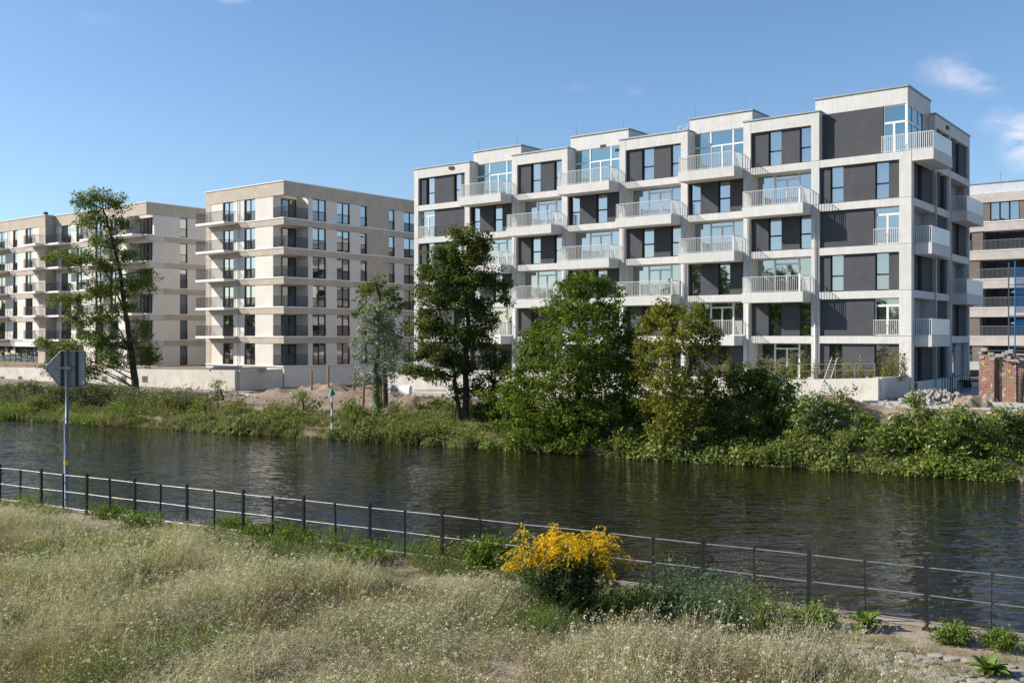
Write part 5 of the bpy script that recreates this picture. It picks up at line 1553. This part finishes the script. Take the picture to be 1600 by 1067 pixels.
MB().tube([p for p, _ in bm], [q for _, q in bm], 10).build('sack', M['rubber'], o, smooth=True)
# site barrier and timber behind
tb = empty('timber_stack', (at(1518, 600, 88).x, 88, 2.4), -.1); tag(tb, 'stack of orange timber planks far behind the dark trailer', 'timber stack')
for i in range(5): boxpart('plank', M['timber'], tb, -2.2, 2.2, -.5, .5, .2 + i * .13, .31 + i * .13)
fb2 = empty('site_wall', (at(1520, 600, 92).x, 92, 2.4), -.35); tag(fb2, 'low white site wall in front of the brown brick house', 'low wall')
boxpart('wall_panel', M['paint_white'], fb2, -4, 8, -.1, .1, 0, 1.5)
mf = empty('mesh_fence', (at(1505, 600, 94).x, 94, 2.4), -.35); tag(mf, 'metal mesh fence before the ground floor of the brown brick house', 'fence')
for i in range(4): MB().tube([(i * 2.2, 0, 0), (i * 2.2, 0, 2.6)], .04, 6).build('post', M['grey_metal'], mf)
for z in (1.3, 1.9, 2.5): MB().tube([(0, 0, z), (6.6, 0, z)], .025, 5).build('rail', M['grey_metal'], mf)

# brick ruin: two piers and a broken arch, painted with graffiti
ZR = 57.5
rx0 = at(1531, HOR, ZR).x
ru = empty('brick_ruin', (rx0, ZR, 2.3), PHI); tag(ru, 'remains of a red brick wall with arch opening and graffiti by the scaffold', 'brick ruin')
fr = random.Random(12)
def brickwall(x0, x1, y0, y1, z0, z1, ragged=0, name='pier', mat='brick_red', skip=None):
    mb = MB(); r = random.Random(int(x0 * 100) + 7)
    nrow = int((z1 - z0) / .085)
    for k in range(nrow):
        z = z0 + k * .085; xx = x0 - (.12 if k % 2 else 0)
        while xx < x1:
            a, b_ = max(x0, xx), min(x1, xx + .245)
            xx += .25
            if b_ - a < .03: continue
            if ragged and z > z1 - ragged * r.random(): continue
            if skip and skip((a + b_) / 2, z): continue
            j = r.uniform(-.012, .012)
            mb.box(a + .004, b_ - .004, y0 + j, y1, z, z + .077)
    o = mb.build(name, M[mat], ru); tag(o, kind='stuff'); return o
brickwall(0, .82, -.25, .25, 0, 3.1, .5)
brickwall(1.05, 1.95, .02, .5, 0, 3.0, .7)
MB().box(.82, 1.05, .2, .5, 0, 2.6).box(.3, .7, .05, .3, 2.2, 2.6).build('recess_wall', M['brick_red_plain'], ru)
arch = lambda x, z: (x > 2.15) and ((x - 3.9) ** 2 / 3.0 + (max(0, z - 1.2)) ** 2 / 1.9 < 1)
brickwall(1.96, 5.6, .1, .55, 0, 3.15, .8, name='arch_wall', mat='brick_red_plain', skip=arch)
cap = MB()
for i in range(34):
    x = fr.uniform(-.1, 4.6); w_ = fr.uniform(.12, .45); z = fr.uniform(2.45, 3.12); h_ = fr.uniform(.06, .2)
    cap.box(x, x + w_, fr.uniform(-.3, -.05), fr.uniform(.2, .4), z, z + h_)
tag(cap.build('broken_cap', M['rubble'], ru), kind='stuff')
pts = [(2.22 + (1 - math.cos(t)) * 0.9 * 1.6, -.02, 1.2 + math.sin(t) * 1.42) for t in [k * math.pi / 2 / 7 for k in range(8)]]
MB().tube([(2.2, -.02, 0)] + pts, .13, 8).build('arch_rib', M['bark'], ru)

# scaffold with blue netting
ZS = 62.0
sx0 = at(1586, HOR, ZS).x
sf = empty('scaffold', (sx0, ZS, 2.4), -.1); tag(sf, 'tall metal scaffold tower with blue netting at the right edge', 'scaffold')
topz = EYE + (HOR - 408) / F * ZS - 2.4
for i, (x, y) in enumerate(((0, 0), (2.5, 0), (0, 1.0), (2.5, 1.0))):
    MB().tube([(x, y, 0), (x, y, topz)], .04, 6).build('standard', M['plastic_blue'] if i == 0 else M['grey_metal'], sf)
    MB().box(x - .1, x + .1, y - .1, y + .1, -.02, .02).build('base_plate', M['grey_metal'], sf)
zz = .7
while zz < topz:
    for y in (0, 1.0):
        MB().tube([(0, y, zz), (2.5, y, zz)], .028, 5).build('ledger', M['grey_metal'], sf)
        MB().tube([(0, y, zz + .5), (2.5, y, zz + .5)], .022, 5).build('guard_rail', M['grey_metal'], sf)
    MB().tube([(0, 0, zz), (0, 1.0, zz)], .028, 5).build('transom', M['grey_metal'], sf)
    if zz > 1.5: boxpart('deck', M['timber'], sf, .02, 2.48, .05, .95, zz + .03, zz + .09)
    zz += 2.0
MB().box(0.02, 2.5, -.06, -.055, topz - 3.3, topz - .4).build('netting', M['netting_blue'], sf)
MB().box(0.02, 2.5, -.06, -.055, topz - 4.6, topz - 3.7).build('netting', M['netting_blue'], sf)
MB().tube([(-.04, -.05, 0), (-.05, -.05, 1.6), (-.04, -.05, 3.1)], .03, 5).build('green_tube', M['paint_green'], sf)

# ================================================================== railing on the quay
fl = FD
fang = math.atan2(-FD.y, -FD.x)
fence = empty('quay_railing', (FP.x, FP.y, QZ), fang); tag(fence, 'long dark metal railing with three rails along the near quay', 'railing')
def post_main():
    return MB().box(-.028, .028, -.034, .034, -.1, 1.12).prism([(-.028, 1.12), (.028, 1.12), (.028, 1.15), (.015, 1.175), (-.015, 1.175), (-.028, 1.15)], 1, -.03, .03).box(-.07, .07, -.07, .07, -.02, .012).mesh('post', M['black_paint'])
pm = post_main(); ps = MB().box(-.007, .007, -.028, .028, -.08, 1.08).box(-.016, .016, -.031, .031, 1.045, 1.085).mesh('bar_post', M['black_paint'])
for k in range(-5, 22):
    o = bpy.data.objects.new('post', pm); COL.objects.link(o); o.parent = fence; o.location = (-k * 2.0, 0, 0); o.rotation_euler = (rr.gauss(0, .006), rr.gauss(0, .006), 0)
    o = bpy.data.objects.new('bar_post', ps); COL.objects.link(o); o.parent = fence; o.location = (-k * 2.0 - 1.0, 0, 0); o.rotation_euler = (rr.gauss(0, .012), rr.gauss(0, .012), 0)
ZR_ = [1.055, .575, .115]
for z in ZR_:
    rl = MB()
    pts = [(10 - i * 1.0, -.0, z + .006 * math.sin(i * 1.7 + z * 5)) for i in range(54)]
    rl.tube(pts, .0125, 6).build('rail', M['rail_metal'], fence, smooth=True)

# river sign seen from behind
Zs = 28.35
pz = at(103, 790, Zs)
sg = empty('river_sign', (at(104.5, HOR, Zs).x, Zs, QZ)); tag(sg, 'back of a grey arrow shaped river sign on a tall post', 'sign')
top = EYE + (HOR - 546) / F * Zs - QZ
MB().tube([(-.02, 0, -.1), (-.02, 0, 2.45), (0, 0, 2.5)], .062, 10).tube([(0, 0, 2.45), (0.02, 0, top)], .048, 10).build('pole', M['post_metal'], sg, smooth=True)
MB().tube([(-.0, 0, 2.42), (0, 0, 2.50)], .085, 10).box(-.14, .10, -.02, .02, 2.44, 2.48).build('collar', M['post_metal'], sg)
MB().tube([(-.02, 0, 1.30), (-.02, 0, 1.42)], .0645, 10).build('marker_band', M['yellow_paint'], sg)
k = Zs / F
def sp(px, py): return ((px - 104.5) * k, EYE + (HOR - py) * k - QZ)
outl = [sp(67.5, 574.6), sp(90.6, 603.4), sp(131, 603.4), sp(131, 549), sp(93, 548.5)]
MB().prism(outl, 1, .10, .115).build('sign_board', M['sign_back'], sg)
rim = MB()
for a, b_ in zip(outl, outl[1:] + outl[:1]): rim.tube([(a[0], .10, a[1]), (b_[0], .10, b_[1])], .018, 6)
rim.build('rim', M['post_metal'], sg)
for px in (95, 118):
    a, b_ = sp(px, 549.5), sp(px, 602.5)
    MB().box(a[0] - .035, a[0] + .035, .055, .099, b_[1], a[1]).build('stiffener', M['black_paint'], sg)
a, b_ = sp(66.5, 574.8), sp(112, 575.4)
MB().box(a[0], b_[0], .0 + .05, .054 + .0, a[1] - .03, a[1] + .03).box(b_[0] - .14, b_[0], -.06, .05, a[1] - .04, a[1] + .04).build('bracket', M['rail_metal'], sg)
st_ = sp(128.5, 600); MB().box(st_[0] - .03, st_[0] + .02, .094, .0995, st_[1], st_[1] + .09).build('sticker', M['paint_white'], sg)
for i, z in enumerate((1.62, 1.78, 2.62)): MB().box(-.062 + .0, .0, -.0665, -.0625, z, z + (.12 if i < 2 else .05)).build('sticker', M['paint_white'], sg)

# green and white beacon at the far waterline
Zb = 59.6
bq = at(518.5, HOR, Zb)
bc = empty('river_beacon', (bq.x, bq.y, -.3)); tag(bc, 'thin green and white striped beacon pole with a green cone', 'beacon')
h0 = EYE + (HOR - 617) / F * Zb + .3
segs = 7
for i in range(segs):
    za, zb = h0 * i / segs, h0 * (i + 1) / segs
    MB().tube([(0, 0, za + .002), (0, 0, zb)], .06, 8).build('pole_band', M['paint_green' if i % 2 == 1 else 'paint_white'], bc)
MB().tube([(0, 0, h0), (0, 0, h0 + .42)], [.24, .015], 12).build('cone', M['paint_green'], bc)

# ================================================================== plants at the railing
gz = np.random.default_rng(77)
def goldenrod():
    c = near_pt(0, 0)
    p = at(893, HOR, 17.6)
    root = empty('goldenrod', (p.x, p.y, QZ)); tag(root, 'large goldenrod bush in full yellow flower in front of the railing', 'flowering bush')
    n = 96
    b = gz.normal(size=(n, 2)) * [.30, .24]
    side = gz.uniform(-1, 1, n)
    lean = np.column_stack([side * .62 + gz.normal(0, .08, n) + .04, gz.normal(0, .26, n)])
    hh = 1.56 * (1 - .28 * np.abs(side) ** 1.6) * gz.uniform(.84, 1.04, n)
    stem = MB(); LC = []; LN = []; FC = []; FNn = []; LD = []
    for i in range(n):
        pts = []
        for t in np.linspace(0, 1, 6):
            pts.append(Vector((b[i, 0] + lean[i, 0] * hh[i] * t ** 1.7 * .85, b[i, 1] + lean[i, 1] * hh[i] * t ** 1.7 * .8, hh[i] * t * (1 - .06 * t * abs(side[i])))))
        stem.tube(pts, [.008, .008, .007, .006, .005, .003], 4, cap=False)
        for t in gz.uniform(.05, .9, 52):
            k = t * 5; a = int(k); q = pts[a].lerp(pts[min(5, a + 1)], k - a)
            an = gz.uniform(0, 6.28); dr = np.array([math.cos(an), math.sin(an), -.25 + .5 * t])
            LC.append(np.array(q) + dr * .07); LD.append(dr); LN.append(np.array([-dr[0] * .2, -dr[1] * .2, 1]) + gz.normal(0, .25, 3))
        # arching plumes: side branches that curve outwards and hang, thick with florets
        out = np.array([side[i] + gz.normal(0, .35), gz.normal(0, .6)]); out /= np.linalg.norm(out)
        for br in range(9):
            t = gz.uniform(.80, 1.0); k = min(4.999, t * 5); a = int(k); q = np.array(pts[a].lerp(pts[a + 1], k - a))
            an = math.atan2(out[1], out[0]) + gz.normal(0, .8)
            ln = gz.uniform(.14, .30)
            m_ = 34
            u_ = gz.random(m_)
            arc = np.column_stack([np.cos(an) * ln * u_, np.sin(an) * ln * u_, ln * (.6 * u_ - .95 * u_ ** 2)])
            pt = q + arc + gz.normal(0, .006, (m_, 3)) + [0, 0, .012]
            FC.append(pt); FNn.append(gz.normal(0, .5, (m_, 3)) + [0, 0, 1])
    tag(stem.build('stem', M['stem_green'], root), kind='stuff')
    V, Q = leaves(np.array(LC), np.array(LN), .15, gz, .22, dirs=np.array(LD))
    o = bpy.data.objects.new('foliage', npmesh('foliage', V, Q, M['leaf_goldenrod'])); COL.objects.link(o); o.parent = root
    FC = np.concatenate(FC); FNn = np.concatenate(FNn)
    V, Q = leaves(FC, FNn, .024, gz, .8)
    o = bpy.data.objects.new('flowers', npmesh('flowers', V, Q, M['flower_yellow'])); COL.objects.link(o); o.parent = root
goldenrod()

def weed(name, label, px, py, hgt, rad, kind, seed, cat='weed'):
    Z = (EYE - QZ) * F / (py - HOR); p = at(px, py, Z)
    r = np.random.default_rng(seed)
    root = empty(name, (p.x, p.y, QZ)); tag(root, label, cat)
    if kind == 'grass':
        V, Q, t, _ = stems(r, 190, rad, hgt, .012, lean=.45, seg=3)
        o = tag(bpy.data.objects.new('blades', join_arrays([(V, Q, 'grass_green')])), kind='stuff')
    elif kind == 'dock':
        mb = MB()
        for i in range(34):
            an = r.uniform(0, 6.28); L_ = hgt * r.uniform(.7, 1.2); w = L_ * .16; up = r.uniform(.35, 1.1)
            P = []
            for t in np.linspace(0, 1, 6):
                d_ = L_ * t * math.cos(up) ; z = L_ * (t * math.sin(up) - .45 * t * t * math.cos(up))
                ww = w * math.sin(math.pi * (.08 + .9 * t)) ** .7
                c = Vector((math.cos(an) * d_, math.sin(an) * d_, z + .03)); sd = Vector((-math.sin(an), math.cos(an), 0)) * ww
                P.append((c - sd + Vector((0, 0, .02)), c, c + sd + Vector((0, 0, .02))))
            k = len(mb.v)
            for q in P: mb.v += [tuple(x_) for x_ in q]
            for j in range(5):
                for l in range(2):
                    a = k + j * 3 + l; mb.f.append((a, a + 1, a + 4, a + 3))
        o = bpy.data.objects.new('foliage', mb.mesh('foliage', M['leaf_bright'], True))
    else:
        mat, lsz, asp_ = kind
        V, Q, t, (b, ld_, h2) = stems(r, 80, rad * 1.5, hgt * 1.15, .012, lean=.3, seg=2)
        per = 30 if kind[0] == 'leaf_artemisia' else 24; tt = r.uniform(.1, 1.0, (80, per))
        C = np.stack([b[:, None, 0] + ld_[:, None, 0] * h2[:, None] * tt ** 1.6, b[:, None, 1] + ld_[:, None, 1] * h2[:, None] * tt ** 1.6, h2[:, None] * tt], -1).reshape(-1, 3)
        C += r.normal(size=C.shape) * lsz * .8
        V2, Q2 = leaves(C, r.normal(size=C.shape) + [0, 0, .7], lsz, r, asp_)
        so = tag(bpy.data.objects.new('stems', join_arrays([(V, Q, 'stem_green')])), kind='stuff'); COL.objects.link(so); so.parent = root
        o = bpy.data.objects.new('foliage', join_arrays([(V2, Q2, mat)]))
    COL.objects.link(o); o.parent = root
B_, G_, I_, A_ = ('leaf_bright', .055, .5), ('leaf_green', .06, .5), ('leaf_ivy', .05, .45), ('leaf_artemisia', .07, .3)
for a in [
    ('grass_tuft', 'tall green grass tuft at the railing left of the sign post', 46, 793, .62, .5, 'grass', 1),
    ('green_weed', 'bright low weed at the railing right of the sign post', 168, 808, .32, .35, B_, 2),
    ('green_weed', 'bright yellow green weed just left of the fourth big railing post', 212, 822, .36, .38, B_, 3),
    ('green_weed', 'small bright weed on the quay edge between two posts left of centre', 360, 830, .34, .28, B_, 4),
    ('green_weed', 'low green weed beside the post next to the bright small weed', 405, 838, .3, .35, G_, 5),
    ('green_weed', 'leafy weed cluster at the railing above the straw coloured mound', 462, 848, .42, .42, G_, 6),
    ('green_weed', 'wide band of green weeds before the railing left of the hop bush', 520, 856, .40, .55, I_, 7),
    ('green_weed', 'dark green weed standing forward of the railing in the meadow edge', 570, 880, .42, .38, G_, 8),
    ('grass_tuft', 'dense feathery green tuft at the railing left of centre', 640, 870, .5, .6, 'grass', 9),
    ('green_weed', 'feathery green weed between two posts left of the goldenrod', 690, 878, .48, .55, I_, 10),
    ('leafy_weed', 'big leaved weed just left of the goldenrod', 757, 890, .6, .26, ('leaf_green', .08, .8), 11),
    ('mugwort', 'grey green bushy weed at the left foot of the goldenrod', 832, 950, 1.1, .42, A_, 12),
    ('green_weed', 'dark green weed at the right foot of the goldenrod', 985, 965, .45, .55, G_, 13),
    ('mugwort', 'tall blue green weed right of the goldenrod before the railing', 1060, 955, .75, .55, A_, 14),
    ('mugwort', 'bushy grey green weed right beside the tall blue green one', 1105, 975, .6, .5, A_, 15),
    ('green_weed', 'loose green weed at the railing bar right of centre', 1160, 958, .55, .42, I_, 16),
    ('green_weed', 'small bright round weed at the foot of the post above the stones', 1275, 974, .26, .2, B_, 17),
    ('dock_plant', 'broad leaved dock plant growing at the railing', 1352, 980, .42, .3, 'dock', 18),
    ('green_weed', 'low trailing weed at the quay edge right of the last big post', 1490, 1000, .2, .18, B_, 19),
    ('green_weed', 'small yellow green weed at the right edge by the railing', 1562, 1010, .22, .13, B_, 20),
    ('dock_plant', 'narrow leaved green plant in front of the paving stones at the right', 1545, 1052, .35, .22, 'dock', 21),
    ('grass_tuft', 'fine pale grass fan in front of the goldenrod', 850, 985, .62, .5, 'grass', 22),
    ('green_weed', 'green weed at the corner of the path right of the blue green ones', 1190, 975, .4, .4, I_, 23),
    ('hop_bush', 'dark matted weed in the middle of the straw coloured meadow', 392, 868, .35, .6, ('leaf_dark', .05, .4), 24)]:
    weed(*a)

bpy.context.view_layer.update()
